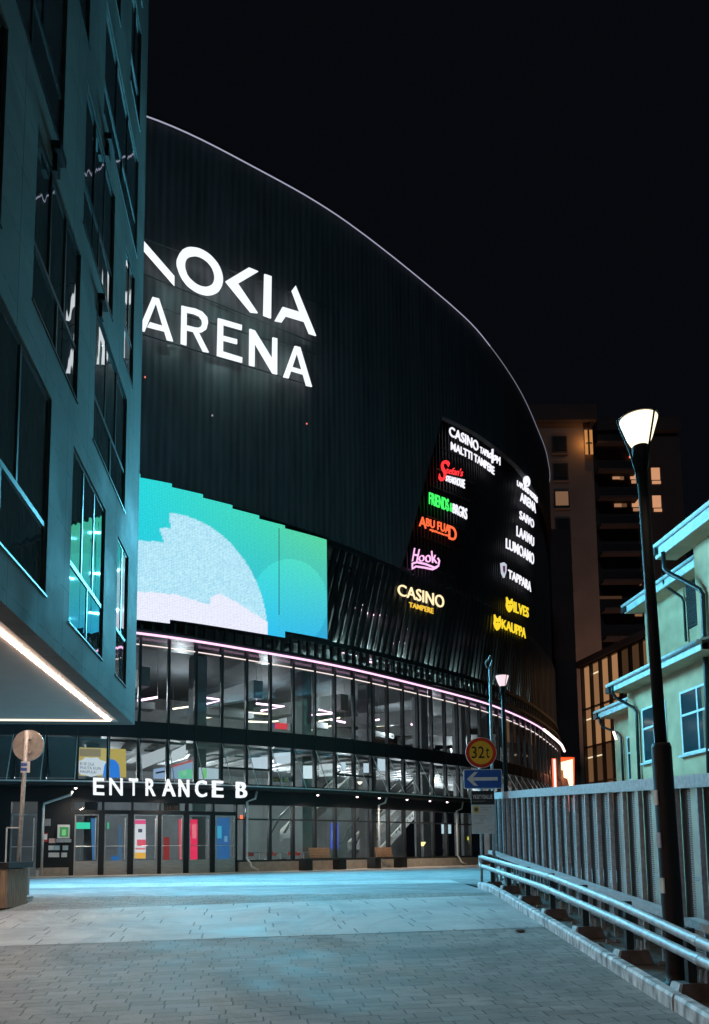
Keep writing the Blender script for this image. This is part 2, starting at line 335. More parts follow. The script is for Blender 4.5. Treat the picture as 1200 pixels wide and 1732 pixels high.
def quadfn(S,TL,BL,TR,BR,o0,o1):
    om=o1;c=[S.hit(*p,om) for p in (TL,BL,TR,BR)]
    def fn(u,v,w):
        a=[(1-u)*(v*c[0][i]+(1-v)*c[1][i])+u*(v*c[2][i]+(1-v)*c[3][i]) for i in (0,1)]
        return S.P(a[0],a[1],o0+(o1-o0)*w)
    return fn
def rectfn(o,ux,uy,uz,w,h,d):
    o=Vector(o);ux=Vector(ux);uy=Vector(uy);uz=Vector(uz)
    return lambda u,v,t:o+ux*u*w+uy*v*h+uz*t*d
# ------------------------------------------------------------ plans
def cr(P,n=24):
    P=[(2*P[0][0]-P[1][0],2*P[0][1]-P[1][1])]+P+[(2*P[-1][0]-P[-2][0],2*P[-1][1]-P[-2][1])];o=[]
    for i in range(1,len(P)-2):
        for k in range(n):
            t=k/n;a,b,c,d=P[i-1],P[i],P[i+1],P[i+2]
            o.append(tuple(.5*(2*b[j]+(c[j]-a[j])*t+(2*a[j]-5*b[j]+4*c[j]-d[j])*t*t+(3*b[j]-a[j]-3*c[j]+d[j])*t**3) for j in (0,1)))
    return o+[P[-2]]
A=Surf(cr([(-30,24.6),(-20,25.2),(-11.9,26.6),(-7.87,27.8),(-4.15,30),(0,33.1),(5.7,38.85),(8.2,42.1),(10.7,46.2),(12.8,50.5),(14.7,55),(15.9,60),(15.5,68),(10,78),(0,86),(-15,90)],8))
SMAX=A.l[-1]
LW=Surf([(-3.39+.108*6,-6),(-5.44,19)])
H=Surf([(13-.108*42,42),(13,0)]);H2=Surf([(15-.108*42,42),(15,0)]);HD=Surf([(14.4-.108*42,42),(14.4,0)])
# ------------------------------------------------------------ ground
g=MB();g.add([(-900,-300,-.6),(900,-300,-.6),(900,1500,-.6),(-900,1500,-.6)],[(0,1,2,3)]);struct('ground',g,M['ground'])
def sheet(mb,poly,lift,ny=1):
    """poly: list of (x,y); follows the ramp"""
    mb.add([(x,y,gz(y)+lift) for x,y in poly],[tuple(range(len(poly)))])
g=MB()
for y0,y1 in ((-8.13,13.82),): g.add([(-14,y0,gz(y0)),(2.42,y0,gz(y0)),(2.42,y1,gz(y1)),(-14,y1,gz(y1))],[(0,1,2,3)])
struct('ramp_pavement',g,M['paver_dark'])
g=MB();g.add([(-45,13.82,.85),(2.42,13.82,.85),(2.42,17.4,.85),(9,17.4,.85),(9,62,.85),(-45,62,.85)],[(0,1,2,3,4,5)]);struct('plaza_pavement',g,M['paver_plaza'])
l1=lambda x:9.6+.144*x;l2=lambda x:12.95+.18*x
g=MB();g.add([(x,f(x),gz(f(x))+.004) for x,f in ((-13,l1),(2.4,l1),(2.4,l2),(-13,l2))],[(0,1,2,3)]);struct('pale_paving_band',g,M['paver_light'])
g=MB();g.add([(-40,16.2,.854),(2.4,17.7,.854),(2.4,19.9,.854),(-40,18.9,.854)],[(0,1,2,3)]);struct('pale_plaza_strip',g,M['paver_pale'])
g=MB();g.add([(-40,18.9,.8545),(2.4,19.9,.8545),(8.9,20.2,.8545),(8.9,62,.8545),(-40,62,.8545)],[(0,1,2,3,4)]);struct('plaza_apron',g,M['paver_far'])
g=MB();sbox(g,A,0,50,.80,.87,0.1,2.0);struct('footway_edge',g,M['beige'])
# verge behind the kerb and the ramp's side wall
g=MB();g.add([(2.52,-8,gz(-8)),(3.35,-8,gz(-8)),(3.35,13.82,.85),(2.52,13.82,.85),(3.35,17.4,.85),(2.52,17.4,.85)],[(0,1,2,3),(3,2,4,5)]);
struct('verge',g,M['soil'])
g=MB();g.hexa([(3.355,-8,-.7),(3.5,-8,-.7),(3.5,17.4,-.7),(3.355,17.4,-.7),(3.355,-8,-.45),(3.5,-8,-.45),(3.5,17.4,.8),(3.355,17.4,.8)]);struct('retaining_wall',g,M['kerb'])
g=MB()
y=-8.0
while y<15.2:
    y1=min(y+1.0,15.3);a=.42+.0;P=[]
    def kx(Y): return 2.40+.0*Y
    for (yy) in (y,y1-.012):
        P.append(yy)
    zz=[gz(q) for q in P];vs=[]
    prof=[(0,-.05),(.0,.10),(.015,.125),(.085,.125),(.10,.11),(.10,-.05)]
    j=random.uniform(-.006,.006)
    for q,zq in zip(P,zz): vs+=[(kx(q)+a_+j,q,zq+b_) for a_,b_ in prof]
    n=6;g.add(vs,[tuple(range(n))[::-1],tuple(range(n,2*n))]+[(i,(i+1)%n,n+(i+1)%n,n+i) for i in range(n)])
    y=y1
struct('kerb',g,M['kerb'])
# ------------------------------------------------------------ ARENA
AR=thing('arena_building','huge dark rounded arena building with ribbed upper drum over glazed ground floors','arena',(-4,40,.85))
def zb(q): return lerp([(22.3,15.65),(30.27,15.2),(35.27,14.96),(38.68,24.08),(48.65,25.4),(56,25.8),(70,26)],q)
g=MB();sbox(g,A,6,SMAX-.01,zb,lambda q:30.75,-.3,0,.4);part('drum_cladding',g,M['clad'],AR)
g=MB();sbox(g,A,0,6,9.7,30.75,-.3,0);part('drum_cladding',g,M['clad'],AR)
g=MB();sbox(g,A,0,SMAX-.01,9.9,30.6,-2.2,-1.9,.8);part('inner_drum_wall',g,M['dark_in'],AR)
g=MB();q=9.
while q<60:
    if not 15<q<29: sbox(g,A,q,q+.22+.2*(math.sin(q*7)>0),10.7,14.8,-1.62,-1.5)
    q+=.62
part('lit_wall_ribs',g,M['conc_in'],AR)
g=MB();g.add([A.P(q,30.6,-.3) for q in [i*SMAX/90*.999 for i in range(91)]]+[(-30,90,30.6)],[tuple(range(92))]);part('roof',g,M['black'],AR)
g=MB();stube(g,A,10,44,30.78,.06,.028,.6,6);part('roof_edge_light',g,M['rim_led'],AR)
g=MB();stube(g,A,44,75,30.78,.06,.028,.6,6);part('roof_edge_light',g,em((.5,.5,.65),.30),AR)
g=MB();sbox(g,A,8,75,30.75,30.95,-.35,.04,.8);part('roof_coping',g,M['black'],AR)
# slats: leaning fins in the lower zone, fine upright fins behind the tenant signs
g=MB();q=8.
while q<66:
    if not(14.5<q<29.6):
        wd=.17+.03*math.sin(q*3);slean(g,A,q,10.6,q+1.25,min(15.0,zb(q+1.2)+.1),wd,-.34,-.12)
    q+=.40
part('leaning_slat_screen',g,M['frame'],AR)
g=MB();q=36.0
while q<68:
    zt=lerp([(35.3,15),(38.7,24.08),(48.6,25.4),(56,25.8)],q)
    if zt>15.4: slean(g,A,q,15.1,q,zt+.1,.07,-.5,-.3)
    q+=.28
part('upright_slat_screen',g,M['blackp'],AR)
g=MB();sbox(g,A,35.0,SMAX-.1,15.0,26.2,-1.0,-.8);part('sign_backing_wall',g,M['blackp'],AR)
g=MB();q=12.
while q<64:
    slean(g,A,q,9.75,q,10.45,.11,-.25,-.1);q+=.42
part('short_slat_row',g,M['frame'],AR)
g=MB();sbox(g,A,6,66,10.42,10.62,-.6,-.05);sbox(g,A,6,66,9.62,9.78,-1.8,.1);sbox(g,A,6,36.0,14.9,15.12,-1.4,-.05);part('edge_beam',g,M['black'],AR)
zl=lambda q:lerp([(22,9.64),(32,9.44),(43,9.24),(50,9.12),(60,8.85)],q)
g=MB();stube(g,A,8,60.5,zl,.30,.045,.4,8);part('ring_light',g,M['pink_led'],AR,True)
g=MB();stube(g,A,8,60.5,lambda q:zl(q)+.12,.22,.09,.4,6);part('ring_light_housing',g,M['frame'],AR)
g=MB();stube(g,A,51,60.6,zl,.34,.085,.4,8);part('ring_light_end',g,em((1,.78,.72),2.2),AR,True)
g=MB();stube(g,A,8,58,lambda q:zl(q)-.33,.0,.022,.5,6);part('inner_ring_light',g,em((1,.85,.8),1.1),AR)
# frames: mullions / spandrels
mull=[];q=8.
for i in range(60): mull.append(18.24+1.055*(i-9))
mull=[m for m in mull if 8<m<62]
for m in mull:
    g=MB();sbox(g,A,m-.018,m+.018,5.81,6.41,.04,.07)
    sbox(g,A,m-.05,m+.05,6.4,9.6,-.12,.06);sbox(g,A,m-.06,m+.06,4.1,5.8,-.12,.05)
    if not 17.5<m<26.2: sbox(g,A,m-.06,m+.06,.9,3.9,-.15,.02)
    part('mullion',g,M['frame'],AR)
g=MB();sbox(g,A,8,62,5.80,6.42,-.5,.04);part('spandrel_band',g,M['blackp'],AR)
g=MB();sbox(g,A,8,62,3.45,4.25,-.2,.03);part('fascia_band',g,M['blackp'],AR)
part('spandrel_trims',g,M['grey'],AR) if 0 else None
g=MB();sbox(g,A,8,62,6.44,9.6,-.06,-.045);part('upper_glazing',g,M['glass'],AR)
g=MB();sbox(g,A,8,62,4.27,5.78,-.06,-.045);part('middle_glazing',g,M['glass'],AR)
g=MB();sbox(g,A,26.3,62,1.3,3.43,-.08,-.065);part('ground_glazing',g,M['glass'],AR)
g=MB();sbox(g,A,26.3,62,2.86,2.92,-.1,.0);sbox(g,A,26.3,62,1.24,1.32,-.15,.05);part('transoms',g,M['frame'],AR)
g=MB();sbox(g,A,26.35,62,.85,1.24,-.15,.12);part('plinth',g,M['beige'],AR)
# openable sashes in the middle row
g=MB()
for k in (21,26): 
    a=18.24+1.055*(k-19+5);
    for aa in (a,a+1.055): sbox(g,A,aa+.06,aa+1.0,4.82,4.90,-.12,.02)
part('sash_rails',g,M['frame'],AR)
# canopy
cz=4.06
g=MB();sbox(g,A,9,60,cz-.10,cz+.02,.03,1.0);part('canopy',g,M['black'],AR)
g=MB();stube(g,A,9,60,cz+.03,1.02,.028,.5,6);part('canopy_edge',g,M['lightmetal'],AR)
for m in mull: part('canopy_rod',MB().tube([A.P(m,5.78,.06),A.P(m+.02,cz+.04,.98)],.016,6),M['lightmetal'],AR)
# canopy spots
for (x,y) in ((538,1352),(604,1360),(642,1356),(689,1364),(728,1361),(757,1367),(128,1347),(280,1353)):
    s,z=A.hit(x,y,.9);p=A.P(s,cz-.16,.9)
    g=MB().lathe((p.x,p.y,p.z),[(.05,.08),(.06,0),(.055,-.03)],12);sp_=part('canopy_spotlight',g,M['black'],AR)
    g=MB().lathe((p.x,p.y,p.z-.031),[(.05,0),(.045,-.03),(.02,-.045)],12);part('lens',g,em((1,.72,.75),6),sp_)
    lamp_light('spot_source',sp_,(p.x,p.y,p.z-.1),110,(1,.82,.68),150,(A.nrm(s)[0]*-.1,A.nrm(s)[1]*-.1,-1))
# downpipes with a kicked foot
for (x,yt) in ((72,1362),(418,1356),(642,1362),(774,1372)):
    s,_=A.hit(x,1430,.35);zt=A.hit(x,yt,.35)[1];g=MB()
    pts=[A.P(s+.35,cz-.1,.5),A.P(s+.3,zt+.12,.45),A.P(s,zt,.35),A.P(s,1.35,.35),A.P(s+.12,1.2,.4),A.P(s+.14,1.05,.45),A.P(s+.38,.92,.6)]
    if x==72: pts=[A.P(s+.95,3.75,.95),A.P(s+.9,3.62,.9),A.P(s+.02,3.36,.35)]+[A.P(s,3.2,.35),A.P(s,.9,.35)]
    g.tube(pts,.045,8);part('downpipe',g,M['lightmetal'],AR,True)
# doors
DB=[(125.5,166.6),(176.5,216),(226,267),(273,311),(319.5,356),(363.5,399)]
zd=A.hit(260,1377)[1]
edges=[A.hit(a,1430)[0] for a,b in DB]+[A.hit(b,1430)[0] for a,b in DB]
g=MB();sL=A.hit(118,1430)[0];sR=26.3
so_=sorted([(A.hit(a,1430)[0],A.hit(b,1430)[0]) for a,b in DB]);prev=sL
for a,b in so_: sbox(g,A,prev,a,.85,zd,-.25,.03,2);prev=b
sbox(g,A,prev,sR,.85,3.45,-.25,.03);sbox(g,A,sL,prev,zd,zd+.13,-.2,.03)
for a,b in so_: sbox(g,A,a-.1,a-.02,zd+.13,3.45,-.2,.02)
part('door_surround',g,M['blackp'],AR)
g=MB();sbox(g,A,sL,prev,zd+.13,3.45,-.1,-.08);part('fanlight',g,M['glass_dark'],AR)
doorlist=so_+[(A.hit(17,1430)[0],A.hit(62,1430)[0])]
for i,(a,b) in enumerate(doorlist):
    g=MB();sbox(g,A,a,a+.045,.86,zd-.01,-.08,-.02);sbox(g,A,b-.045,b,.86,zd-.01,-.08,-.02);sbox(g,A,a+.045,b-.045,zd-.06,zd-.01,-.08,-.02)
    d=part('door',g,M['grey'],AR)
    g=MB();sbox(g,A,a+.045,b-.045,1.36,zd-.06,-.06,-.045);part('door_pane',g,M['glass_dark'],d)
    g=MB();sbox(g,A,a+.045,b-.045,.86,1.36,-.08,-.015);part('kick_plate',g,M['steel'],d)
    g=MB();g.tube([A.P(b-.1,1.4,.05),A.P(b-.1,zd-.15,.05)],.018,8);g.tube([A.P(b-.1,1.4,.05),A.P(b-.1,1.4,-.03)],.012,6);g.tube([A.P(b-.1,zd-.2,.05),A.P(b-.1,zd-.2,-.03)],.012,6);g.tube([A.P(a+.05,1.88,.0),A.P(b-.05,1.88,.0)],.014,6);part('handle',g,M['lightmetal'],d)
# service wall left of the doors
sa=A.hit(62,1430)[0];g=MB();sbox(g,A,sa,sL,.85+.30,3.45,-.2,.02);part('service_wall',g,M['blackp'],AR)
g=MB();sbox(g,A,sa+.1,sL-.02,.85,1.15,-.2,.06);part('service_plinth',g,M['beige'],AR)
g=MB();sbox(g,A,8,A.hit(17,1430)[0],.85,3.45,-.2,.02);part('side_wall',g,M['blackp'],AR)
g=MB();sbox(g,A,8,A.hit(132,1290)[0],4.3,5.75,-.10,-.07);part('dark_panel',g,M['blackp'],AR)
# interior shell
g=MB();sbox(g,A,8,62,.70,.84,-12,-.3,1.5);part('interior_floor',g,M['conc_in'],AR)
g=MB();sbox(g,A,8,62,5.86,6.3,-12,-1.6,1.5);part('upper_floor_slab',g,M['conc_in'],AR)
g=MB();sbox(g,A,8,62,9.78,9.86,-12,-.3,1.5);part('interior_ceiling',g,M['dark_in'],AR)
g=MB();sbox(g,A,8,62,.85,9.78,-12.1,-11.9,1.5);part('interior_back_wall',g,M['conc_in'],AR)
for q in (20.5,25.4,30.9,35.2,39.5,44,48.5,53):
    g=MB();sbox(g,A,q,q+.6,.85,9.78,-3.0,-2.4,1);part('column',g,M['conc_in'],AR)
g=MB()
for q in (23,28.5,34,40,46,52):
    g.hexa([A.P(q,9.0,-10),A.P(q+.5,9.0,-10),A.P(q+.5,8.4,-3),A.P(q,8.4,-3),A.P(q,9.5,-10),A.P(q+.5,9.5,-10),A.P(q+.5,9.2,-3),A.P(q,9.2,-3)])
    sbox(g,A,q-1.2,q+1.8,8.0,8.3,-6.5,-5.8)
part('raking_beams',g,M['conc_in'],AR)
g=MB()
for k in range(40): sbox(g,A,20+k*1.0,20.45+k*1.0,5.55,5.62,-6,-1.8,2)
part('ceiling_slats',g,M['white_in'],AR)
for q in range(21,56,5):
    for z,o,pw in ((4.7,-5.,300),(8.6,-5.5,210),(3.0,-3.2,60)): lamp_light('interior_fill',AR,A.P(q,z,o),pw,(.86,.95,1.))  # bare point lights added to brighten the interior, no fittings
for q in range(31,50,2): lamp_light('slat_wall_fill',AR,A.P(q,10.9,-.8),110,(.55,.85,.82))  # added point lights that brighten the wall behind the slats
# hanging tube lights seen through the upper glazing
GT='tube lights hung behind the upper glazing'
PL=iter(['pink tube light cut by the office corner, leftmost of the pink ones','pink folded tube light left of the first wide column','pink folded tube light right of the first wide column','pink folded tube light above the small red banner','short pink tube light just right of the folded one above the banner','short straight pink tube light left of the narrow middle bays','short pink tube light lower than its neighbour in the middle bays','tiny pink tube light farthest right among the pink ones'])
WL=iter(['warm thin tube deep inside, first left of the first wide column','warm folded tube right below the first pink folded one','warm thin tube level with the foot of the first wide column','warm thin tube behind the second pink folded light','warm thin tube just left of the red banner','warm thin tube low right of the red banner','warm thin tube behind the third pink folded light','warm thin tube in the narrow middle bays','short warm tube farthest right near the road signs'])
def strip(pts,off,m,label,group,r=.035):
    g=MB();P=[A.px(x,y,off) for x,y in pts];c=P[0];o=thing('tube_light',label,'light',c,group);part('tube',g.tube(P,r*1.4,6),m,o)
    g=MB()
    for p in (P[0],P[-1]): g.tube([p+Vector((0,0,.03)),Vector((p.x,p.y,9.78))],.008,4)
    part('hanger',g,M['grey'],o)
cnt=0
words=['hugging the office corner','left of the first wide column','right of the first wide column','in the middle bays','beyond the middle bays','near the sign pole']
for pts in ([(229,1185),(264,1179)],[(331,1178),(378,1184),(338,1193)],[(434,1190),(482,1195),(440,1202)],[(523,1210),(566,1206),(538,1200)],[(560,1217),(584,1222)],[(614,1221),(641,1217)],[(614,1236),(630,1240)],[(696,1225),(708,1230)]):
    strip(pts,-3.2,M['pink_in'],next(PL),GT)
for pts in ([(293,1199),(332,1194)],[(338,1205),(377,1209),(326,1216)],[(414,1220),(460,1222)],[(415,1205),(450,1207)],[(460,1221),(495,1218)],[(520,1235),(560,1228)],[(540,1220),(575,1214)],[(637,1228),(685,1224)],[(690,1240),(712,1241)]):
    strip(pts,-8.5,M['warm_tube'],next(WL),'warm tube lights deep in the upper storey',.03)
ORD=['first','second','third','fourth','fifth','sixth','seventh']
SLC=[('in the cluster right of the video screen',6),('in the row under the low casino sign',4),('in the long row right of the casino sign',6),('in the short row below the casino row',3),('in the low row near the hooked sign pole',6),('in the lowest row under the screen corner',3)]
SLL=[ORD[k]+' small pinkish lamp from the left '+a for a,n in SLC for k in range(n)]
for i,(x,y) in enumerate([(607,1030),(617,1024),(621,1037),(628,1039),(641,1040),(653,1041),(664,1066),(675,1065),(692,1065),(702,1064),(748,1072),(761,1070),(771,1068),(783,1067),(801,1065),(817,1072),(653,1090),(668,1089),(681,1087),(750,1112),(761,1112),(789,1122),(836,1112),(842,1105),(852,1102),(583,1104),(600,1108),(628,1120)]):
    p=A.px(x,y,-.75);n=A.ang(A.hit(x,y,-.75)[0])
    g=MB().box(p,(.22 if i%3 else .38,.05,.06),n);o=part('strip_lamp',g,em((1,.6,.75),2.2));tag(o,SLL[i],'light','small lamps behind the leaning slats')
# escalators
def escalator(x0,y0,x1,y1,off,label):
    a=A.hit(x0,y0,off);b=A.hit(x1,y1,off);o=thing('escalator',label,'escalator',A.P(a[0],.85,off))
    P=lambda s,z,w:A.P(s,z,off+w)
    for w in (0,-1.1):
        g=MB();g.hexa([P(a[0],a[1]-.5,w),P(b[0],b[1]-.5,w),P(b[0],b[1]-.5,w-.05),P(a[0],a[1]-.5,w-.05),P(a[0],a[1],w),P(b[0],b[1],w),P(b[0],b[1],w-.05),P(a[0],a[1],w-.05)]);part('side_panel',g,M['steel'],o)
        g=MB().tube([P(a[0]-.6,a[1]-.1,w),P(a[0],a[1]+.72,w),P(b[0],b[1]+.72,w)],.05,8);part('handrail',g,M['black'],o)
        g=MB();g.tube([P(a[0],a[1]+.05,w+.03),P(b[0],b[1]+.05,w+.03)],.035,6);part('skirt_trim',g,em((.8,.85,.75),.55),o)
    g=MB();n=22
    for i in range(n):
        t=i/n;s=a[0]+(b[0]-a[0])*t;z=a[1]+(b[1]-a[1])*t-.35;sbox(g,A,s,s+(b[0]-a[0])/n,z,z+.2,off-1.05,off-.05,5)
    part('steps',g,M['grey'],o)
escalator(500,1405,590,1315,-3.4,'grey escalator rising to the right behind the bay beside the blue screen')
escalator(615,1425,705,1335,-4.0,'grey escalator rising behind the right-hand wooden bench')
escalator(640,1440,730,1340,-6.6,'grey escalator farthest in, running beside another one behind the right-hand bench')
# interior displays
def display(name,quads,off,label,cat='screen',group=None,texts=()):
    c=A.px(*quads[0][0][0],off);o=thing(name,label,cat,c,group)
    back=MB();q0=quads[0][0];pts=[A.px(x,y,off-.02) for x,y in q0];b2=[A.px(x,y,off-.10) for x,y in q0];back.prism(pts,b2);part('casing',back,M['black'],o)
    for i,(q,colr,s) in enumerate(quads):
        n=off+.012*i;f=[A.px(x,y,n) for x,y in q];b=[A.px(x,y,n-.01) for x,y in q];part('lit_face' if i==0 else 'lit_patch',MB().prism(f,b),em(colr,s),o)
    for t in texts:
        body,q4,colr=t;part('lettering',text_on(MB(),body,quadfn(A,*q4,off+.03,off+.045)),paint(colr) if colr!='w' else M['white_led'],o)
R=lambda x0,y0,x1,y1,dy=0:[(x0,y0),(x1,y0+dy),(x1,y1+dy),(x0,y1)]
import math as _m
bub=[(160-5+27*_m.cos(t)*(1+.06*_m.sin(9*t)),1297+16*_m.sin(t)*(1+.06*_m.sin(9*t))) for t in [k*2*_m.pi/36 for k in range(36)]]
dome=[(174,1314)]+[(189+13*_m.cos(t),1301-17*_m.sin(t)) for t in [_m.pi-k*_m.pi/12 for k in range(13)]]+[(203,1316)]
display('cartoon_display',[(R(134,1264,214,1312,3),(.55,.43,.12),.9),(R(135,1266,172,1279,1),(.33,.26,.14),.7),(bub,(.62,.68,.75),1.),(dome,(.03,.22,.75),1.)],-.7,'yellow display with a white speech bubble and blue shape above the entrance letters',texts=[('EI SE OLE\nMUUTA KUIN\nHALIPULA!',((136,1289),(136,1307),(172,1291),(172,1309)),(.05,.1,.3))])
display('white_sign_board',[([(240,1278),(283,1263),(283,1283),(240,1301)],(.55,.62,.66),.8)],-.8,'long pale sign board hanging behind the glass above the entrance letter A','sign')
display('white_sign_board',[([(290,1271),(314,1259),(314,1281),(290,1289)],(.6,.68,.72),.9)],-.8,'short pale sign board hanging behind the glass above the entrance letter N','sign')
display('menu_display',[([(260,1301),(282,1297),(282,1317),(260,1317)],(.35,.5,.75),.8),([(262,1306),(280,1303),(280,1306),(262,1309)],(.02,.03,.08),.3)],-1.2,'blue tinted menu screens at the counter over the letter R of the entrance sign')
display('menu_display',[([(289,1298),(329,1287),(329,1318),(289,1317)],(.30,.45,.65),.8),([(302,1304),(326,1300),(326,1317),(302,1316)],(.15,.6,.35),.9),([(289,1295),(329,1283),(329,1287),(289,1299)],(.7,.15,.15),.6)],-1.2,'green and blue menu screens under a red trim over the entrance letters')
display('menu_display',[([(337,1298),(378,1301),(378,1318),(337,1318)],(.5,.65,.75),.8),([(344,1300),(350,1300),(350,1316),(344,1316)],(.2,.7,.2),.8)],-1.0,'pale menu screens with a green stripe just above the entrance letters C and E')
display('light_box',[(R(426,1282,455,1304,-2),(.62,.75,.85),.9)],-1,'pale blue lit panel right of the letter B in the middle glazing','panel')
display('light_box',[(R(463,1274,494,1292,-2),(.62,.75,.85),.9)],-1,'pale blue lit panel hung higher, second to the right of the letter B','panel')
display('yellow_text_display',[(R(463,1314,490,1323,0),(.03,.03,.02),.3)],-.6,'narrow dark strip display with yellow text low in the middle glazing',texts=[('ALE 50 -30%',((464,1315),(464,1322),(489,1315),(489,1322)),(.9,.8,.1))])
display('casino_panel',[(R(514,1295,532,1317,0),(.7,.85,.92),1.)],-1,'small white lit panel left of the wide casino panel in the middle glazing','panel')
display('casino_panel',[(R(540,1293,566,1314,-2),(.62,.72,.75),.9)],-1,'wide white lit casino panel in the middle glazing','panel',texts=[('CASINO',((543,1303),(543,1309),(563,1301),(563,1307)),(.3,.32,.33))])
for (x0,y0,x1,y1,l) in ((577,1289,585,1305,'small white lit panel tucked beside a frame right of the casino panel'),(615,1291,631,1307,'square white lit panel in the sash bay'),(639,1282,655,1304,'tall white lit panel right of the sash bay')):
    display('light_box',[(R(x0,y0,x1,y1),(.6,.75,.85),1.)],-1,l,'panel')
display('green_exit_board',[(R(131,1391,153,1402),(.05,.75,.45),1.)],-1.5,'green lit board behind the leftmost entrance door','screen')
display('blue_column_display',[(R(154,1384,162,1455),(.08,.28,.6),.6)],-1.6,'narrow blue lit column behind the leftmost entrance door','screen')
display('blue_column_display',[(R(199,1395,207,1455),(.12,.26,.45),.5)],-1.6,'narrow pale column behind the second entrance door','screen')
display('blue_bin_display',[(R(189,1448,200,1457),(.02,.2,.6),.6)],-1.2,'low blue panel behind the second entrance door','panel')
display('poster_display',[(R(229.5,1386,248,1452),(.8,.78,.8),1.),(R(230,1387,248,1394),(.9,.1,.25),1.),(R(232,1420,246,1431),(.85,.1,.15),1.),(R(230,1442,248,1452),(.9,.45,.05),1.),(R(234,1402,239,1408),(.1,.1,.15),1.),(R(231,1434,247,1437),(.8,.2,.2),1.)],-1.2,'white poster display with red and orange bands behind the third entrance door')
display('red_column_display',[(R(277,1416,286,1455),(.35,.02,.02),.8)],-1.2,'short dull red column behind the fourth entrance door')
display('red_column_display',[(R(303,1386,311,1456),(.95,.03,.07),1.),(R(305,1398,309,1420),(.95,.2,.2),1.)],-1.2,'bright red lit column at the edge of the fourth entrance door')
display('red_column_display',[(R(322,1386,335,1456),(.9,.02,.10),1.),(R(325,1394,332,1418),(.95,.2,.25),1.)],-1.2,'bright red lit column behind the fifth entrance door')
display('blue_wall_display',[(R(367,1383,389,1455),(.02,.13,.38),.8),(R(368,1397,375,1418),(.05,.5,.75),.8),(R(380,1414,385,1424),(.2,.4,.6),.8)],-1.2,'blue lit wall panel behind the rightmost entrance door')
display('green_trim_display',[(R(181,1391,186,1402),(.05,.7,.3),1.)],-1.2,'tiny green sign behind the second entrance door','sign')
display('red_clock_display',[(R(277,1358,305,1371,0),(.01,.01,.01),.2)],-.4,'small dark clock display with red digits over the fourth door',texts=[('-16:30',((280,1362),(280,1369),(302,1363),(302,1369)),(.8,.15,.1))])
display('red_banner_display',[(R(469,1223,490,1233,1),(.75,.03,.05),1.),(R(464,1224,469,1232),(.1,.1,.5),.6)],-5,'small red banner display low in the upper glazed storey')
display('blue_portrait_display',[(R(560,1392,572,1436),(.06,.09,.75),1.),(R(562,1405,570,1420),(.25,.35,.9),.8)],-1.0,'tall violet blue advertising display behind the glass by the left bench')
display('kiosk_display',[(R(747,1394,764,1410),(.55,.75,.85),1.)],-1.6,'pale blue kiosk screen behind the last clear bay near the road signs')
display('yellow_notice',[(R(791,1415,800,1421),(.85,.8,.05),1.),(R(793,1423,799,1425),(.7,.7,.2),.7)],-.6,'small glowing yellow notice under the private area sign','sign')
for (x,y,l) in ((735,1320,'bowl pendant lamp glowing behind the glass left of the blue arrow sign'),(609,1324,'small bowl pendant lamp glowing left of the middle columns'),(714,1427,'warm bowl lamp glowing low behind the glass right of the benches')):
    p=A.px(x,y,-1.2);k=1.0 if x!=609 else .6;o=thing('pendant_lamp',l,'lamp',p)
    part('shade',MB().lathe(p,[(.07*k,-.12*k),(.2*k,.06*k),(.2*k,.08*k)],16),em((1,.92,.75) if y<1400 else (1,.75,.3),2.),o);part('stem',MB().tube([p+Vector((0,0,.08*k)),p+Vector((0,0,.5))],.012,6),M['black'],o)
# cafe tables behind the glass
TN=['leftmost','middle','rightmost']
def rail_stand(x,i):
    s,_=A.hit(x,1440,-1.8);p=A.P(s,.85,-1.8);o=thing('cafe_table',TN[i]+' small cafe table on a single leg behind the ground floor glass','table',p,'cafe tables behind the ground floor glass')
    part('tabletop',MB().lathe(p+Vector((0,0,.72)),[(.33,0),(.33,.03)],18),M['grey'],o);part('pedestal',MB().tube([p+Vector((0,0,.02)),p+Vector((0,0,.72))],.03,8),M['lightmetal'],o);part('foot',MB().lathe(p,[(.22,0),(.2,.03)],16),M['lightmetal'],o)
    for d in (-.45,.45):
        c=A.P(s+d,.85,-1.7);o=thing('cafe_chair','red backed cafe chair '+('left' if d<0 else 'right')+' of the '+TN[i]+' cafe table','chair',c,'red backed cafe chairs behind the glass')
        part('seat',MB().box(c+Vector((0,0,.45)),(.36,.36,.04)),M['lightmetal'],o);part('backrest',MB().box(c+Vector((0,.17,.68)),(.26,.03,.16)),paint((.7,.03,.03)),o)
        for a in(-.15,.15):
            for b in (-.15,.15): part('leg',MB().tube([c+Vector((a,b,0)),c+Vector((a,b,.44))],.012,6),M['lightmetal'],o)
for i,x in enumerate((438,476,515)): rail_stand(x,i)
# service fittings on the black wall
def fitting(x0,y0,x1,y1,name,label,cat,m,d=.1,extra=()):
    P=[A.hit(x0,y1,.05),A.hit(x1,y0,.05)];g=MB();sbox(g,A,P[0][0],P[1][0],P[0][1],P[1][1],.02,.02+d);o=part(name,g,m);tag(o,label,cat)
    for (a,b,c,dd,mm,nn) in extra:
        Q=[A.hit(a,dd,.05+d),A.hit(c,b,.05+d)];g=MB();sbox(g,A,Q[0][0],Q[1][0],Q[0][1],Q[1][1],.02+d,.03+d);part(nn,g,mm,o)
fitting(98,1395,119,1418,'defibrillator_cabinet','pale wall cabinet with a green lit window left of the doors','cabinet',M['lightmetal'],.16,[(101,1399,116,1415,em((.05,.45,.12),.5),'green_window'),(105,1403,112,1413,em((.3,.75,.3),.6),'device')])
fitting(96,1419,121,1425,'cabinet_shelf','grey shelf box under the green lit cabinet','box',M['grey'],.16)
fitting(76,1385,86,1397,'notice_plate','small grey notice plate on the black wall above the red one','notice',M['grey'],.02)
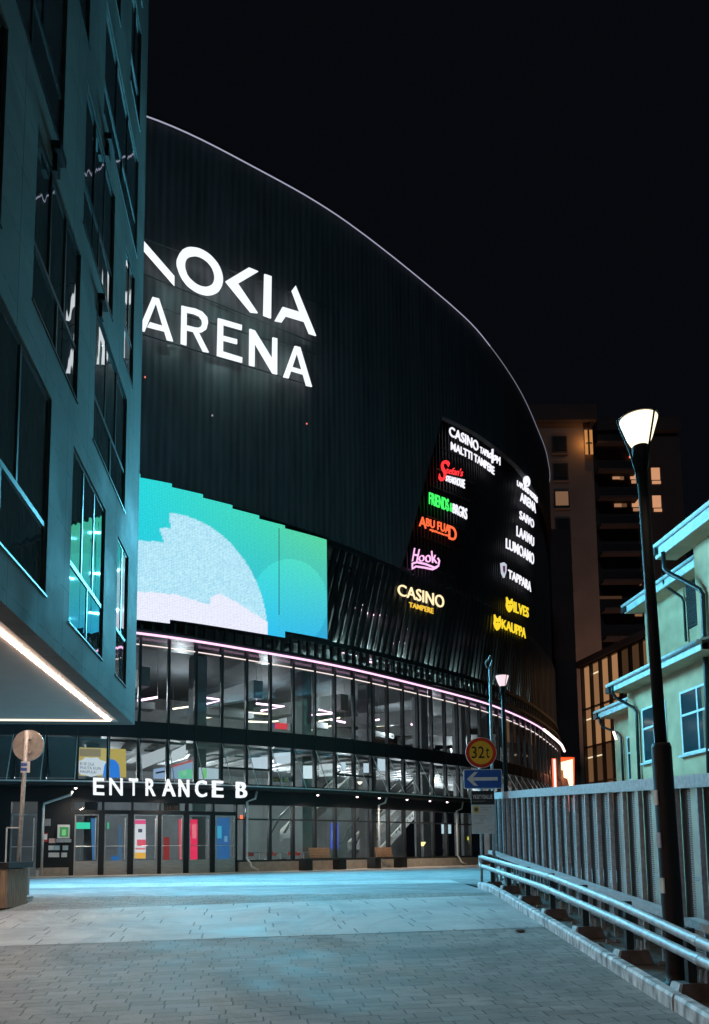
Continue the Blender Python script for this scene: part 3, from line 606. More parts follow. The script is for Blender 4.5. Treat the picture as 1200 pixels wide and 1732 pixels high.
fitting(73,1409,81,1424,'fire_notice','small white and red notice beside the pale downpipe','notice',paint((.6,.05,.05)),.03,[(74,1411,80,1420,paint((.8,.85,.9)),'white_face')])
fitting(83,1418,95,1426,'pink_notice','small pinkish notice between the red notice and the cabinet','notice',paint((.7,.45,.4)),.03)
for i,(x,y) in enumerate(((87,1434),(97,1434),(111,1434),(87,1446),(96,1446),(109,1446))):
    s,z=A.hit(x,y,.05);g=MB();sbox(g,A,s-.09,s+.09,z-.08,z+.08,.02,.07);o=part('wall_socket',g,M['lightmetal']);tag(o,('upper ' if i<3 else 'lower ')+['left','middle','right'][i%3]+' service connector under the lit wall cabinet','socket','service connectors in two rows on the black wall')
fitting(407,1379,411,1385,'call_button','tiny red lit button on the black pier right of the doors','button',em((1,.15,.05),1.5),.03)
for (x,y,l) in ((246,637,'tiny red dot light on the drum beside the office corner'),(520,716,'tiny red dot light on the drum below the last letter of the lower word'),(360,702,'faint tiny dot light on the drum between two red ones')):
    s,z=A.hit(x,y,.05);g=MB();sbox(g,A,s-.025,s+.025,z-.03,z+.03,.0,.04);o=part('marker_light',g,em((1,.25,.2) if x!=360 else (.5,.4,.4),.9));tag(o,l,'light')
# ------------------------------------------------------------ LED screen
def content(x,y):
    u=(x-232)/313.;t=min(max((y-(815+u*100))/(245-u*60),0),1)
    tl=(.02,.66,.70);tr=(.08,.66,.38);bl=(.02,.52,.74);br=(.015,.36,.74)
    uu=min(max(u,0),1);c=[(tl[i]*(1-uu)+tr[i]*uu)*(1-t)+(bl[i]*(1-uu)+br[i]*uu)*t for i in range(3)]
    if x>470: c=[c[0]*1.2,c[1]*.98,c[2]*.95]
    if (x-490)**2/4200+(y-1020)**2/5600<1: c=[c[0]+.01,c[1]*1.22,c[2]*1.18]
    e=((x-270)/184)**2+((y-1082)/216)**2
    inside=e<1 and x<=454 and y<1080 and (x>288 or (y>893-(288-x)*-0 and x>270 and y>865+(288-x)*1.55 and (y<896 or x>270+(y-896)*.4)) or y>914+ (x-232)*.06)
    if x<232: inside=y>930
    if inside:
        yb=lerp([(150,985),(235,1000),(300,1006),(355,1023),(357,1010),(372,1004),(400,1018),(453,1052)],x)
        j=random.uniform(-.13,.13)
        j*=.7;c=[.44+j,.76+j,.90+j*.8] if y<yb else [.80+j*.3,.82+j*.3,.95+j*.3]
    return c
DS=thing('video_screen','huge curved stepped video screen showing teal and white shapes on the arena','screen',A.P(24,10,.3))
bnd=[15.3,16.47,17.64,18.81,19.98,21.15,22.29,23.44,24.64,25.86,27.04,28.22,30.27]
tops=[lambda q,i=i:15.58-.145*(i-6) for i in range(12)]
for i in range(12):
    a,b=bnd[i],bnd[i+1];zt=15.58-.14*(i-6);z0=10.12 if i<=6 else (10.27 if i<11 else 10.54)
    if i==11: zt=14.90
    n=max(8,int((b-a)/.05));m_=100;vs=[];uv=[];colr=[];fs=[]
    for jx in range(n+1):
        q=a+(b-a)*jx/n
        for jz in range(m_+1):
            z=z0+(zt-z0)*jz/m_;p=A.P(q,z,.35);vs.append(p);uv.append((q,z));x_,y_=proj(*p);colr.append(content(x_,y_))
    for jx in range(n):
        for jz in range(m_): k=jx*(m_+1)+jz;fs.append((k,k+m_+1,k+m_+2,k+1))
    g=MB();g.add(vs,fs,uv);o=part('display_panel',g,M['screen'],DS)
    ca=o.data.color_attributes.new('pic','FLOAT_COLOR','POINT')
    flat=[]
    for c in colr: flat+=[c[0],c[1],c[2],1]
    ca.data.foreach_set('color',flat)
    g=MB();sbox(g,A,a+.01,b-.01,z0+.01,zt-.01,.05,.34);part('panel_housing',g,M['black'],o)
    if i>=2:
        s=(a+b)/2;nn=A.nrm(s)
        for z,pw in ((11.0,.16),(12.6,.17),(14.3,.17)): lamp_light('screen_light',o,A.P(s+random.uniform(-.3,.3),z,.5),(9000 if i>5 else 7000)*pw,((.11,.56,.78) if i>5 else (.26,.56,.78)),165,(nn[0],nn[1],-.12),.6)
g=MB();s,z=A.hit(473,985,.4);sbox(g,A,s-.007,s+.007,A.hit(473,1040,.4)[1],A.hit(473,893,.4)[1],.36,.385);part('hanging_cable',g,M['black'],DS)
# ------------------------------------------------------------ big name letters (outlines traced, mounted on the drum)
NS=thing('arena_name_sign','giant white lit letters NOKIA ARENA on the dark drum','sign',A.P(26,21,.4))
C3=lambda L:[(220+x*.3,380+y*.3) for x,y in L]
def letter(pxs,holes=None,name='letter',off=.45,d=.06,par=None,m=None):
    f=[A.px(x,y,off) for x,y in pxs];b=[A.px(x,y,off) for x,y in pxs]
    nn=[A.nrm(A.hit(x,y,off)[0]) for x,y in pxs];b=[Vector((p.x-n[0]*d,p.y-n[1]*d,p.z)) for p,n in zip(b,nn)]
    return part(name,MB().prism(f,b),m or M['letter'],par or NS)
def ring(outer,inner,name='letter',off=.45,d=.06,par=None,m=None,closed=True):
    n=len(outer);o=[A.px(x,y,off) for x,y in outer];i_=[A.px(x,y,off) for x,y in inner];B=lambda P,L:[Vector((p.x-A.nrm(A.hit(x,y,off)[0])[0]*d,p.y-A.nrm(A.hit(x,y,off)[0])[1]*d,p.z)) for p,(x,y) in zip(P,L)]
    v=o+i_+B(o,outer)+B(i_,inner);fs=[];R_=range(n if closed else n-1)
    for k in R_:
        j=(k+1)%n;fs+=[(k,j,n+j,n+k),(2*n+j,2*n+k,3*n+k,3*n+j),(k,2*n+k,2*n+j,j),(n+k,n+j,3*n+j,3*n+k)]
    if not closed: fs+=[(0,n,3*n,2*n),(n-1,3*n-1,4*n-1,2*n-1)]
    return part(name,MB().add(v,fs),m or M['letter'],par or NS)
letter(C3([(80,92),(254,290),(254,342),(80,145)]))
letter(C3([(-60,20),(-30,30),(-30,330),(-60,320)]))
ell=lambda cx,cy,rx,ry,sh,n=44,t0=0,t1=2*math.pi,end=False:[(cx+rx*math.cos(t0+(t1-t0)*k/(n-1 if end else n)),cy+ry*math.sin(t0+(t1-t0)*k/(n-1 if end else n))+sh*rx*math.cos(t0+(t1-t0)*k/(n-1 if end else n))) for k in range(n)]
ring(C3(ell(396,260,130,126,.38)),C3(ell(396,261,84,82,.38)))
letter(C3([(672,240),(725,262),(610,330),(722,496),(682,492),(541,318)]))
letter(C3([(760,277),(800,290),(797,526),(754,510)]))
letter(C3([(935,342),(1052,625),(1012,612),(985,545),(882,514),(858,548),(818,540),(862,462),(960,492),(915,370)]))
def Aletter(x0,x1,yt,yb0,yb1):
    xm=(x0+x1)/2;w_=.155*(x1-x0)
    return
# lower word: strokes as polygons
letter(C3([(128,406),(168,418),(246,655),(212,648),(190,588),(108,566),(82,600),(70,590),(72,545)]).copy()[:0] or C3([(126,405),(165,416),(246,655),(210,647),(148,442),(86,600),(50,590)]))
letter(C3([(112,548),(186,570),(194,598),(100,574)]))
letter(C3([(292,455),(324,463),(322,678),(288,668)]))
ring(C3([(324,463),(370,472),(410,490),(436,520),(442,552),(432,586),(408,604),(380,606),(322,592)]),C3([(324,492),(362,500),(392,514),(408,536),(410,556),(402,574),(388,580),(366,578),(322,566)]),closed=False)
letter(C3([(352,590),(386,600),(446,718),(414,712)]))
letter(C3([(497,526),(528,534),(526,746),(492,736)]))
letter(C3([(528,534),(633,565),(632,592),(527,562)]));letter(C3([(527,625),(606,646),(606,671),(526,650)]));letter(C3([(526,714),(635,748),(634,776),(526,746)]))
letter(C3([(676,586),(706,596),(704,797),(674,790)]));letter(C3([(706,596),(832,800),(832,842),(806,836),(690,640)]));letter(C3([(806,634),(833,641),(832,800),(804,770)]))
letter(C3([(930,682),(962,690),(1028,912),(996,905),(944,722),(898,864),(866,856)]));letter(C3([(912,800),(986,822),(992,846),(902,820)]))
g=MB()
for a,b in (((240,402),(560,520)),((240,462),(545,585)),((240,512),(540,600)),((240,565),(536,655))):
    P=[A.px(a[0]+(b[0]-a[0])*t/8,a[1]+(b[1]-a[1])*t/8,.2) for t in range(9)];g.tube(P,.03,4)
part('mounting_rails',g,M['frame'],NS)
for x,y in ((300,470),(380,500),(450,530),(500,590),(300,550),(390,590),(460,600)): lamp_light('letter_glow',NS,A.px(x,y,.9),16,(.55,.9,.85))
# entrance sign
ES=thing('entrance_sign','white lit block letters ENTRANCE B standing on the canopy over the doors','sign',A.P(23,cz,1.1))
EL=[('E',157.5,177,1315,1344),('N',187,208,1315.5,1344.5),('T',218,236,1316,1345),('R',246,266,1316.5,1345.5),('A',274,297,1317,1346),('N',304,322,1318,1347),('C',332,350,1319,1347.5),('E',361,378,1320,1348),('B',401,419,1322,1349)]
for ch,x0,x1,y0,y1 in EL: part('letter',text_on(MB(),ch,quadfn(A,(x0,y0),(x0,y1),(x1,y0+.8),(x1,y1+.8),1.06,1.2),bold=.035),M['letter'],ES)
g=MB();stube(g,A,A.hit(155,1330,1.1)[0],A.hit(421,1335,1.1)[0],cz-.13,1.08,.03);part('sign_rail',g,M['frame'],ES)
# tenant signs
WH=em((.92,.92,1.),1.05);RD=em((1,.035,.04),1.3);GR=em((.06,.95,.14),1.1);OR=em((1,.14,.045),1.25);PK=em((1,.5,.85),1.2);GD=em((1,.78,.45),1.25);YL=em((1,.72,.03),1.);YD=em((1,.6,.06),.9)
def tenant(label,items,extra=None):
    p=A.px(*items[0][1][0],.1);o=thing('tenant_sign',label,'sign',p)
    for body,q4,m,bold,sh in items: part('lettering',text_on(MB(),body,quadfn(A,*q4,0,.05),bold=bold,shear=sh),m,o)
    if extra: extra(o)
    return o
tenant('white two-word sign CASINO TAPROOM at the top of the slat screen',[('CASINO',((761,720),(761,736),(810,747),(810,764)),WH,.03,0),('TAPR',((813,755),(813,765),(828,763),(828,774.5)),WH,.0,0),('M',((841.5,771),(841.5,783),(847,773),(847,787)),WH,.0,0)],
 lambda o:[ring(ell(831.5,770,3,4.5,.3,18),ell(831.5,770,1.9,3.2,.3,18),'pint_emblem',.06,.1,o,WH),ring(ell(838.5,774,3,4.5,.3,18),ell(838.5,774,1.9,3.2,.3,18),'pint_emblem',.06,.1,o,WH),letter([(834.2,759),(835.4,759.5),(835.2,783),(834,782)],name='pint_stem',off=.06,d=.1,par=o,m=WH)])
tenant('white sign MALTTI TAMPERE under the taproom line',[('MALTTI TAMPERE',((764,747),(764,760),(837,790),(837,803)),WH,.03,0)])
tenant("red script sign Stefan's with white lettering below",[("S",((743,773),(743,812),(762,781),(757,816)),RD,.03,.3),("tefan's",((756,789),(756,800),(784,793),(784,806)),RD,.0,.3),('STEAKHOUSE',((756,804),(755,813),(787,811),(787,826)),WH,.04,0)])
tenant('green and white sign FRIENDS & BRGRS on the slat screen',[('FRIENDS',((727,832),(727,852),(760,844),(760,865)),GR,.02,0),('&',((762,850),(762,864),(766,851),(766,866)),GR,.02,0),('BRGRS',((767,851),(767,867),(791,860),(791,879)),WH,.02,0)])
tenant('orange red sign ABU FUAD with tiny line below on the slat screen',[('A',((710,872),(710,889),(722,876),(722,894)),OR,.02,0),('BU FUA',((722,876),(722,889),(762,888),(762,903)),OR,.02,0),('D',((760,888),(760,911),(773,893),(773,916)),OR,.02,0),('original food since 1991',((728,893),(728,898),(760,905),(760,909)),OR,.0,0)])
def hook(o):
    part('swoosh',MB().tube([A.px(x,y,.03) for x,y in ((741,944),(743.5,948),(742,957),(735,960),(720,954),(706,951),(698,953))],.05,6),PK,o);part('swoosh',MB().tube([A.px(x,y,.03) for x,y in ((698,953),(698,962),(704,958),(718,960),(732,963),(740,959))],.05,6),PK,o)
tenant('pink neon script sign Hook with a swoosh below',[('H',((699,926),(698,949),(711,929),(709,950)),PK,-.02,.25),('ook',((710,934),(709,949),(736,931),(742,953)),PK,-.01,.2)],hook)
tenant('warm white sign CASINO TAMPERE low on the leaning slats',[('CASINO',((674,987),(674,1006),(752,1008),(752,1029)),GD,.012,0),('TAMPERE',((693,1018),(693,1026),(734,1029),(734,1038)),YD,.03,0)])
def lap(o): ring(ell(892.5,814,5,9,.3,20),ell(892.5,814,3.6,7,.3,20),'emblem',.06,.1,o,WH);letter([(892,806),(894,807),(893.5,815),(891,820),(890.5,812)],name='emblem',off=.07,d=.08,par=o,m=WH)
tenant('white sign with round emblem and small line above ARENA at the screen top right',[('LAPLAND HOTELS',((876,812),(876,821),(910,841),(910,851)),WH,.04,0),('ARENA',((881,832),(881,847),(907,852),(907,868)),WH,.03,0)],lap)
tenant('white sign SAIVO under the arena hotel sign',[('SAIVO',((880,863),(880,877),(904,880),(904,894)),WH,.03,0)])
tenant('white sign LAAWU between the ones above and below it',[('LAAWU',((875,889),(875,906),(904,909),(904,925)),WH,.03,0)])
tenant('white sign LUMOAMO, the widest in the right column',[('LUMOAMO',((857,910),(857,927),(904,937),(904,956)),WH,.03,0)])
def shield(o): letter([(849,952),(853,951),(857.5,955),(857.3,966),(854,977),(850.5,969)],name='shield',off=.04,d=.1,par=o,m=em((.8,.85,1),.7));letter([(851.3,957),(855,957),(855.2,965),(853.4,970),(851.8,965)],name='shield_core',off=.07,d=.02,par=o,m=em((.25,.08,.2),.4))
tenant('white sign TAPPARA with a shield on its left',[('TAPPARA',((861,963),(861,977),(899,985),(899,1001)),WH,.03,0)],shield)
def lynx(cx,cy,k):
    def f(o):
        letter([(cx+a*k,cy+b*k) for a,b in ((-5,-13),(-2.6,-7),(0,-6),(2.6,-6),(4.2,-10),(5,-2),(5.4,4),(3.5,10),(0,14),(-3.5,9),(-5.6,2),(-4.6,-5))],name='cat_emblem',off=.05,d=.1,par=o,m=YL)
        for a in (-2.2,2): letter([(cx+(a+p)*k,cy+(q)*k) for p,q in ((-1,-.5),(1,.4),(.8,1.6),(-1,.8))],name='eye',off=.07,d=.02,par=o,m=M['black'])
    return f
tenant('yellow sign ILVES with a cat head emblem',[('ILVES',((870,1017),(870,1035),(895,1028),(895,1045)),YL,.03,0)],lynx(863.5,1022,.95))
tenant('yellow sign KAUPPA with a cat head emblem, lowest of all',[('KAUPPA',((850,1047),(850,1063),(890,1063),(890,1080)),YL,.03,0)],lynx(843,1052,1.0))
g=MB()
for yy in (735,770,800,850,885,930,965):
    for x0,x1,dy in ((745,810,26),):
        P=[A.px(x0+(x1-x0)*t/4-(yy-735)*.2,yy+22+dy*t/4,-.25) for t in range(5)]
        g.tube(P,.03,4)
part('sign_rails',g,M['frame'],AR)
# ------------------------------------------------------------ benches
def bench(o):
    for x in (0,1.62): part('end_block',MB().box((x,0,.22),(.34,.5,.44)),M['black'],o)
    part('seat',MB().box((.87,-.02,.44),(2.0,.46,.08)),mat('bench_base',(.06,.045,.04),.5),o)
    for x in (.52,1.02):
        g=MB()
        for k in range(4): g.box((x,.13+.03*k,.53+k*.105),(.48,.03,.095))
        part('backrest',g,M['wood'],o)
b0=thing('bench','wooden backed bench on black blocks before the violet blue display','bench',(0,0,0),'benches along the arena plinth');bench(b0)
def place_on_arena(o,x,y,off):
    s,z=A.hit(x,y,off);p=A.P(s,.87,off);o.location=p;o.rotation_euler=(0,0,A.ang(s))
b1=copytree(b0);b1['label']='wooden backed bench with the pale downpipe passing its left side'
place_on_arena(b0,518,1465,.62);place_on_arena(b1,633,1463,.62)
# ------------------------------------------------------------ LEFT OFFICE
OB=thing('office_building','teal lit panelled office block overhanging the street with staggered windows','building',(-6,10,.5))
rows=[(5.46,8.56,[(13.2,17.25),(18.57,21.13),(22.4,23.65)]),(9.41,12.15,[(12.,14.9),(16.18,18.70),(19.92,23.07)]),(12.85,15.70,[(14.2,17.42),(18.77,21.32),(22.6,23.71)]),
 (16.42,19.0,[(13.,14.6),(15.6,18.82),(20.1,23.87)]),(19.96,22.68,[(14.3,17.0),(18.2,21.41),(22.65,23.92)]),(23.5,26.3,[(13,16),(17.2,20.3),(21.5,23.9)])]
for r_ in rows:   # repeat the pattern toward the camera, out of frame
    r_[2][:0]=[(5.2,8.3),(9.3,min(r_[2][0][0]-.9,12.4))] if r_[2][0][0]>11.5 else []
Z0,Z1,SE=4.76,30.0,24.87
g=MB();prev=Z0
for z0,z1,ws in rows:
    sbox(g,LW,0,SE,prev,z0,-.3,0);p=0
    for a,b in ws: sbox(g,LW,p,a,z0,z1,-.3,0);p=b
    sbox(g,LW,p,SE,z0,z1,-.3,0);prev=z1
sbox(g,LW,0,SE,prev,Z1,-.3,0)
part('wall',g,M['wall_office'],OB)
g=MB();sbox(g,LW,SE-.3,SE,Z0,Z1,-14,-.301);part('end_wall',g,M['wall_office'],OB)
g=MB();sbox(g,LW,0,SE-.31,Z1-.3,Z1,-14,-.31);part('roof',g,M['black'],OB)
g=MB();sbox(g,LW,0,SE-.31,Z0+.01,Z0+.2,-14,-.31);part('soffit',g,M['soffit'],OB)
g=MB();sbox(g,LW,0,SE-.62,Z0-.008,Z0+.005,-.52,-.45);part('soffit_strip_light',g,M['warm_led'],OB)
g=MB();sbox(g,LW,SE-.68,SE-.62,Z0-.03,Z0+.005,-3.2,-.45);part('soffit_strip_light',g,em((1,.8,.62),1.6),OB)
for ri,(z0,z1,ws) in enumerate(rows):
    for (a,b) in ws:
        g=MB();f=.06;D=-.22
        sbox(g,LW,a,a+f,z0,z1,D,-.03);sbox(g,LW,b-f,b,z0,z1,D,-.03);sbox(g,LW,a+f,b-f,z0,z0+f,D,-.03);sbox(g,LW,a+f,b-f,z1-f,z1,D,-.03)
        wdw=part('window',g,M['frame'],OB)
        zt=z0+(z1-z0)*.34;g=MB();sbox(g,LW,a+f,b-f,zt-.04,zt+.04,D,-.024)
        nm_=3 if b-a>2 else 2
        for k in range(1,nm_):
            x=a+(b-a)*k/nm_;sbox(g,LW,x-.03,x+.03,zt+.04,z1-f,D,-.028)
        if b-a>2: x=a+(b-a)*.52;sbox(g,LW,x-.03,x+.03,z0+f,zt-.04,D,-.028)
        part('muntins',g,M['frame'],wdw)
        lst=[a+f]+[a+(b-a)*k/nm_ for k in range(1,nm_)]+[b-f]
        for k in range(nm_):
            g=MB();t=random.uniform(-.006,.006)
            sbox(g,LW,lst[k],lst[k+1],z0+f,z1-f,-.07+t,-.045+t);part('pane',g,M['officepane'],wdw)
        g=MB();sbox(g,LW,a-.02,b+.02,z0-.03,z0,-.1,.02);part('sill',g,M['frame'],wdw)
for x,y in ((94,262),(181,243),(170,512)):
    s,z=LW.hit(x,y);g=MB();sbox(g,LW,s-.22,s+.12,z-.10,z+.04,.0,.14);sbox(g,LW,s-.12,s+.04,z-.38,z-.10,.0,.07);part('vent_hood',g,M['black'],OB)
# ground floor, set back
G0=-3.0
g=MB()
for k in range(12):
    s=2+k*1.95;sbox(g,LW,s,s+.08,.2,Z0-.05,G0-.1,G0+.03)
sbox(g,LW,0,SE-1.5,Z0-.35,Z0-.0,G0-.1,G0+.02);sbox(g,LW,0,SE-1.5,.2,1.2,G0-.1,G0+.02);sbox(g,LW,SE-1.75,SE-1.5,.2,Z0,G0-.4,G0+.05);part('ground_floor_frame',g,M['blackp'],OB)
g=MB();sbox(g,LW,0,SE-1.8,1.2,Z0-.35,G0-.05,G0-.03);part('ground_floor_glazing',g,M['officepane'],OB)
g=MB();sbox(g,LW,SE-1.7,SE-1.5,.2,Z0,-13.9,G0-.41);part('ground_floor_end_wall',g,M['blackp'],OB)
# ------------------------------------------------------------ left street things
p=Vector((-5.68,13,.80))
RS=thing('round_road_sign','grey back of a round road sign on a slim pole at the left','sign',p)
top=atY(46,1236,13);part('pole',MB().tube([p,Vector((top.x,13,top.z))],.035,12),M['galv'],RS,True)
c=atY(46,1260,13.0);g=MB()
pts=[(c.x+.27*math.cos(t),12.93,c.z+.27*math.sin(t)) for t in [k*2*math.pi/40 for k in range(40)]]
g=MB().prism([(a,13.05,c_) for a,b,c_ in pts],[(a,13.07,c_) for a,b,c_ in pts]);part('disc',g,M['grey'],RS)
g=MB();
for dz in (-.12,.12): g.box((c.x-.01,13.03,c.z+dz),(.16,.05,.04))
part('clamps',g,M['galv'],RS)
a=atY(43.5,1297,12.9);g=MB().box(a,(.14,.015,.19),.5);o=part('small_plate',g,paint((.6,.65,.7)),RS);part('blue_patch',MB().box((a.x-.02,a.y-.02,a.z+.035),(.10,.01,.05),.5),paint((.03,.1,.4)),o);part('blue_patch',MB().box((a.x-.02,a.y-.02,a.z-.045),(.10,.01,.05),.5),paint((.03,.1,.4)),o)
cx,cy=-5.85,12.6;zb0=gz(12.3)
BN=thing('litter_bin','wood clad bin box with a dark lid at the left edge','bin',(cx,cy,zb0))
g=MB()
for k in range(9): g.box((cx+.36-.085*k-.04,cy-.42,zb0+.32),(.075,.03,.6));g.box((cx+.36,cy-.38+.085*k,zb0+.32),(.03,.075,.6))
part('wood_cladding',g,M['clad_wood'],BN);part('core',MB().box((cx,cy,zb0+.31),(.70,.8,.62)),M['black'],BN);part('lid',MB().box((cx,cy,zb0+.68),(.82,.92,.09)),M['gutter'],BN)
g=MB().box((-5.62,13.1,.85+.32),(.10,.3,.5));o=part('meter_box',g,paint((.45,.38,.36)));tag(o,'small pale box with a red mark beside the round sign pole','box');part('foot_plate',MB().box((-5.62,13.1,.87),(.2,.4,.05)),M['grey'],o)
g=MB();P0=atY(12,1400,15.5);P1=atY(33,1400,15.5)
GS=thing('glass_screen','low teal glass screen behind the round sign pole','screen',(P0.x,15.5,.85));g.box(((P0.x+P1.x)/2,15.5,(.9+P0.z)/2),(P1.x-P0.x,.02,P0.z-.9));part('glass_pane',g,M['glass_dark'],GS);part('top_rail',MB().tube([P0,P1],.015,6),M['lightmetal'],GS)
for x_ in (P0.x,P1.x): part('post',MB().tube([(x_,15.5,.86),(x_,15.5,P0.z)],.015,6),M['lightmetal'],GS)
# ------------------------------------------------------------ street lamps
def lamp_post(name,label,x,y,zb_,H_,m,group):
    o=thing(name,label,'street lamp',(x,y,zb_),group);v=lambda dx,dz:(x+dx,y,zb_+dz);k=H_/5.13
    part('lower_pole',MB().lathe((x,y,zb_),[(.16,0),(.16,.03),(.095,.04),(.085,.12),(.085,2.06*k),(.075,2.1*k)],20),M['polepaint'],o,True)
    part('upper_pole',MB().tube([v(0,2.1*k),v(0,4.72*k)],[.052,.045],16),M['polepaint'],o,True)
    part('neck',MB().lathe((x,y,zb_),[(.045,4.6*k),(.06,4.66*k),(.075,4.72*k),(.075,4.85*k)],20),M['polepaint'],o)
    g=MB()
    for a in (math.pi*.97,math.pi*.97+2*math.pi/3,math.pi*.97+4*math.pi/3):
        ca,sa=math.cos(a),math.sin(a);g.tube([(x+ca*r_,y+sa*r_,zb_+z*k) for r_,z in ((.05,4.5),(.055,4.62),(.095,4.80),(.165,5.02),(.188,5.10),(.186,5.13))],.009,6)
    part('bracket_arms',g,M['polepaint'],o)
    part('lamp_glass',MB().lathe((x,y,zb_),[(.075,4.86*k),(.11,4.93*k),(.165,5.10*k),(.168,5.115*k)],28),m,o,True)
    part('cap',MB().lathe((x,y,zb_),[(.175,5.12*k),(.178,5.13*k),(.15,5.15*k),(.03,5.17*k)],28),M['black'],o)
    if H_==5.13:
        for a in (.5,2.07,3.64,5.2): lamp_light('lamp_source',o,(x+.22*math.cos(a),y+.22*math.sin(a),zb_+5.0),30,(1,.76,.54),125,(math.cos(a),math.sin(a),-1.0),.8)
    return o
LP=lamp_post('street_lamp','tall black street lamp with a blazing conical head by the barrier',2.74,6.72,.42,5.13,M['lamp'],'street lamps')
for x_,z_,c_ in ((-.09,1.62,(.55,.45,.42)),(-.085,.86,(.5,.48,.4)),(-.088,1.25,(.3,.3,.35))): part('sticker',MB().box((2.74+x_,6.72-.03,.42+z_),(.012,.055,.13),.2),paint(c_),LP)
LP.rotation_euler=(0,-.0165,0)
lamp_post('street_lamp','far street lamp with a faint pinkish head behind the round weight sign',3.86,19.6,.85,5.25,M['lamp_reflected'],'street lamps')
# ------------------------------------------------------------ road signs
SP=thing('road_sign_post','pole with a 32t weight limit disc, blue arrow plate and private area board','road sign',(2.86,16,.85))
topp=atY(829,1128,16)
part('pole',MB().tube([(2.86,16,.85),(topp.x,16,topp.z)],[.032,.028],12),M['galv'],SP,True)
g=MB().tube([topp,topp+Vector((-.06,0,-.02)),topp+Vector((-.09,0,.08)),topp+Vector((-.03,0,.16)),topp+Vector((.02,0,.24))],.018,8);g.tube([topp+Vector((0,0,0)),topp+Vector((.05,0,.14))],.018,8);part('top_hook',g,M['galv'],SP)
part('pole',MB().tube([(2.60,16,.85),(2.62,16,3.4)],.026,10),M['galv'],SP,True)
c=atY(814,1273,15.93);circ=lambda r,y:[(c.x+r*math.cos(t),y,c.z+r*math.sin(t)) for t in [k*2*math.pi/56 for k in range(56)]]
o=part('weight_disc',MB().prism(circ(.325,15.93),circ(.325,15.95)),paint((.75,.75,.75),.4),SP)
part('red_ring',MB().prism(circ(.315,15.926),circ(.315,15.93)),paint((.62,.03,.01),.4),o)
part('yellow_face',MB().prism(circ(.245,15.922),circ(.245,15.926)),paint((.85,.46,.03),.4),o)
X=(1,0,0);Zv=(0,0,1);Yn=(0,-1,0)
part('lettering',text_on(MB(),'32',rectfn((c.x-.2,15.921,c.z-.12),X,Zv,Yn,.27,.25,.003),bold=.02),paint((.01,.01,.01)),o)
part('lettering',text_on(MB(),'t',rectfn((c.x+.10,15.921,c.z-.115),X,Zv,Yn,.07,.22,.003),bold=.02),paint((.01,.01,.01)),o)
c2=atY(817,1317.5,15.92);
def rrect(cx,cz,w_,h_,r,y):
    P=[]
    for (sx,sz,a0) in ((1,1,0),(-1,1,90),(-1,-1,180),(1,-1,270)):
        for k in range(5): t=math.radians(a0+22.5*k);P.append((cx+sx*(w_/2-r)+r*math.cos(t),y,cz+sz*(h_/2-r)+r*math.sin(t)))
    return P
o=part('arrow_plate',MB().prism(rrect(c2.x,c2.z,.80,.41,.03,15.92),rrect(c2.x,c2.z,.80,.41,.03,15.94)),paint((.55,.62,.68),.4),SP)
part('blue_face',MB().prism(rrect(c2.x,c2.z,.765,.375,.02,15.916),rrect(c2.x,c2.z,.765,.375,.02,15.92)),paint((.012,.10,.42),.4),o)
ar=[(-.33,0),(-.18,.145),(-.10,.145),(-.20,.035),(.31,.035),(.31,-.035),(-.20,-.035),(-.10,-.145),(-.18,-.145)]
part('white_arrow',MB().prism([(c2.x+a,15.912,c2.z+b) for a,b in ar],[(c2.x+a,15.916,c2.z+b) for a,b in ar]),paint((.62,.64,.64),.4),o)
a=atY(797,1338,15.95);b=atY(838,1410,15.95);cxm=(a.x+b.x)/2;w_=b.x-a.x;zm=atY(817,1361,15.95).z
o=part('notice_board',MB().box((cxm,15.95,(a.z+b.z)/2),(w_,.02,a.z-b.z)),paint((.50,.55,.55),.4),SP)
part('black_header',MB().box((cxm,15.935,(a.z+zm)/2),(w_,.008,a.z-zm)),paint((.01,.01,.012)),o)
part('lettering',text_on(MB(),'YKSITYISALUE',rectfn((a.x+.03,15.930,zm+.12),X,Zv,Yn,w_-.07,.085,.003),bold=.01),paint((.75,.75,.75)),o)
part('lettering',text_on(MB(),'PYSAKOINTI KIELLETTY',rectfn((a.x+.03,15.930,zm+.06),X,Zv,Yn,w_*.55,.02,.003)),paint((.35,.35,.35)),o)
part('yellow_mark',MB().box((a.x+.095,15.937,zm-.10),(.12,.004,.14)),paint((.55,.45,.12)),o)
part('round_mark',MB().prism([(a.x+.095+.042*math.cos(t),15.932,zm-.10+.045*math.sin(t)) for t in [k*.3142 for k in range(20)]],[(a.x+.095+.042*math.cos(t),15.935,zm-.10+.045*math.sin(t)) for t in [k*.3142 for k in range(20)]]),paint((.12,.08,.03)),o)
for body,dx,dz,ww,hh in (('Pysakointi vain luvalla',.18,-.07,.24,.028),('24 h valvonta',.20,-.115,.14,.022),('Valvontamaksu',.05,-.24,.26,.022),('Pysakoinnin valvonta',.05,-.29,.30,.02),('80 e',.19,-.34,.05,.03),('Lisatiedot',.05,-.39,.20,.02),('aimopark',.33,-.535,.13,.02)):
    part('lettering',text_on(MB(),body,rectfn((a.x+dx,15.937,zm+dz),X,Zv,Yn,ww,hh,.003)),paint((.12,.13,.14)),o)
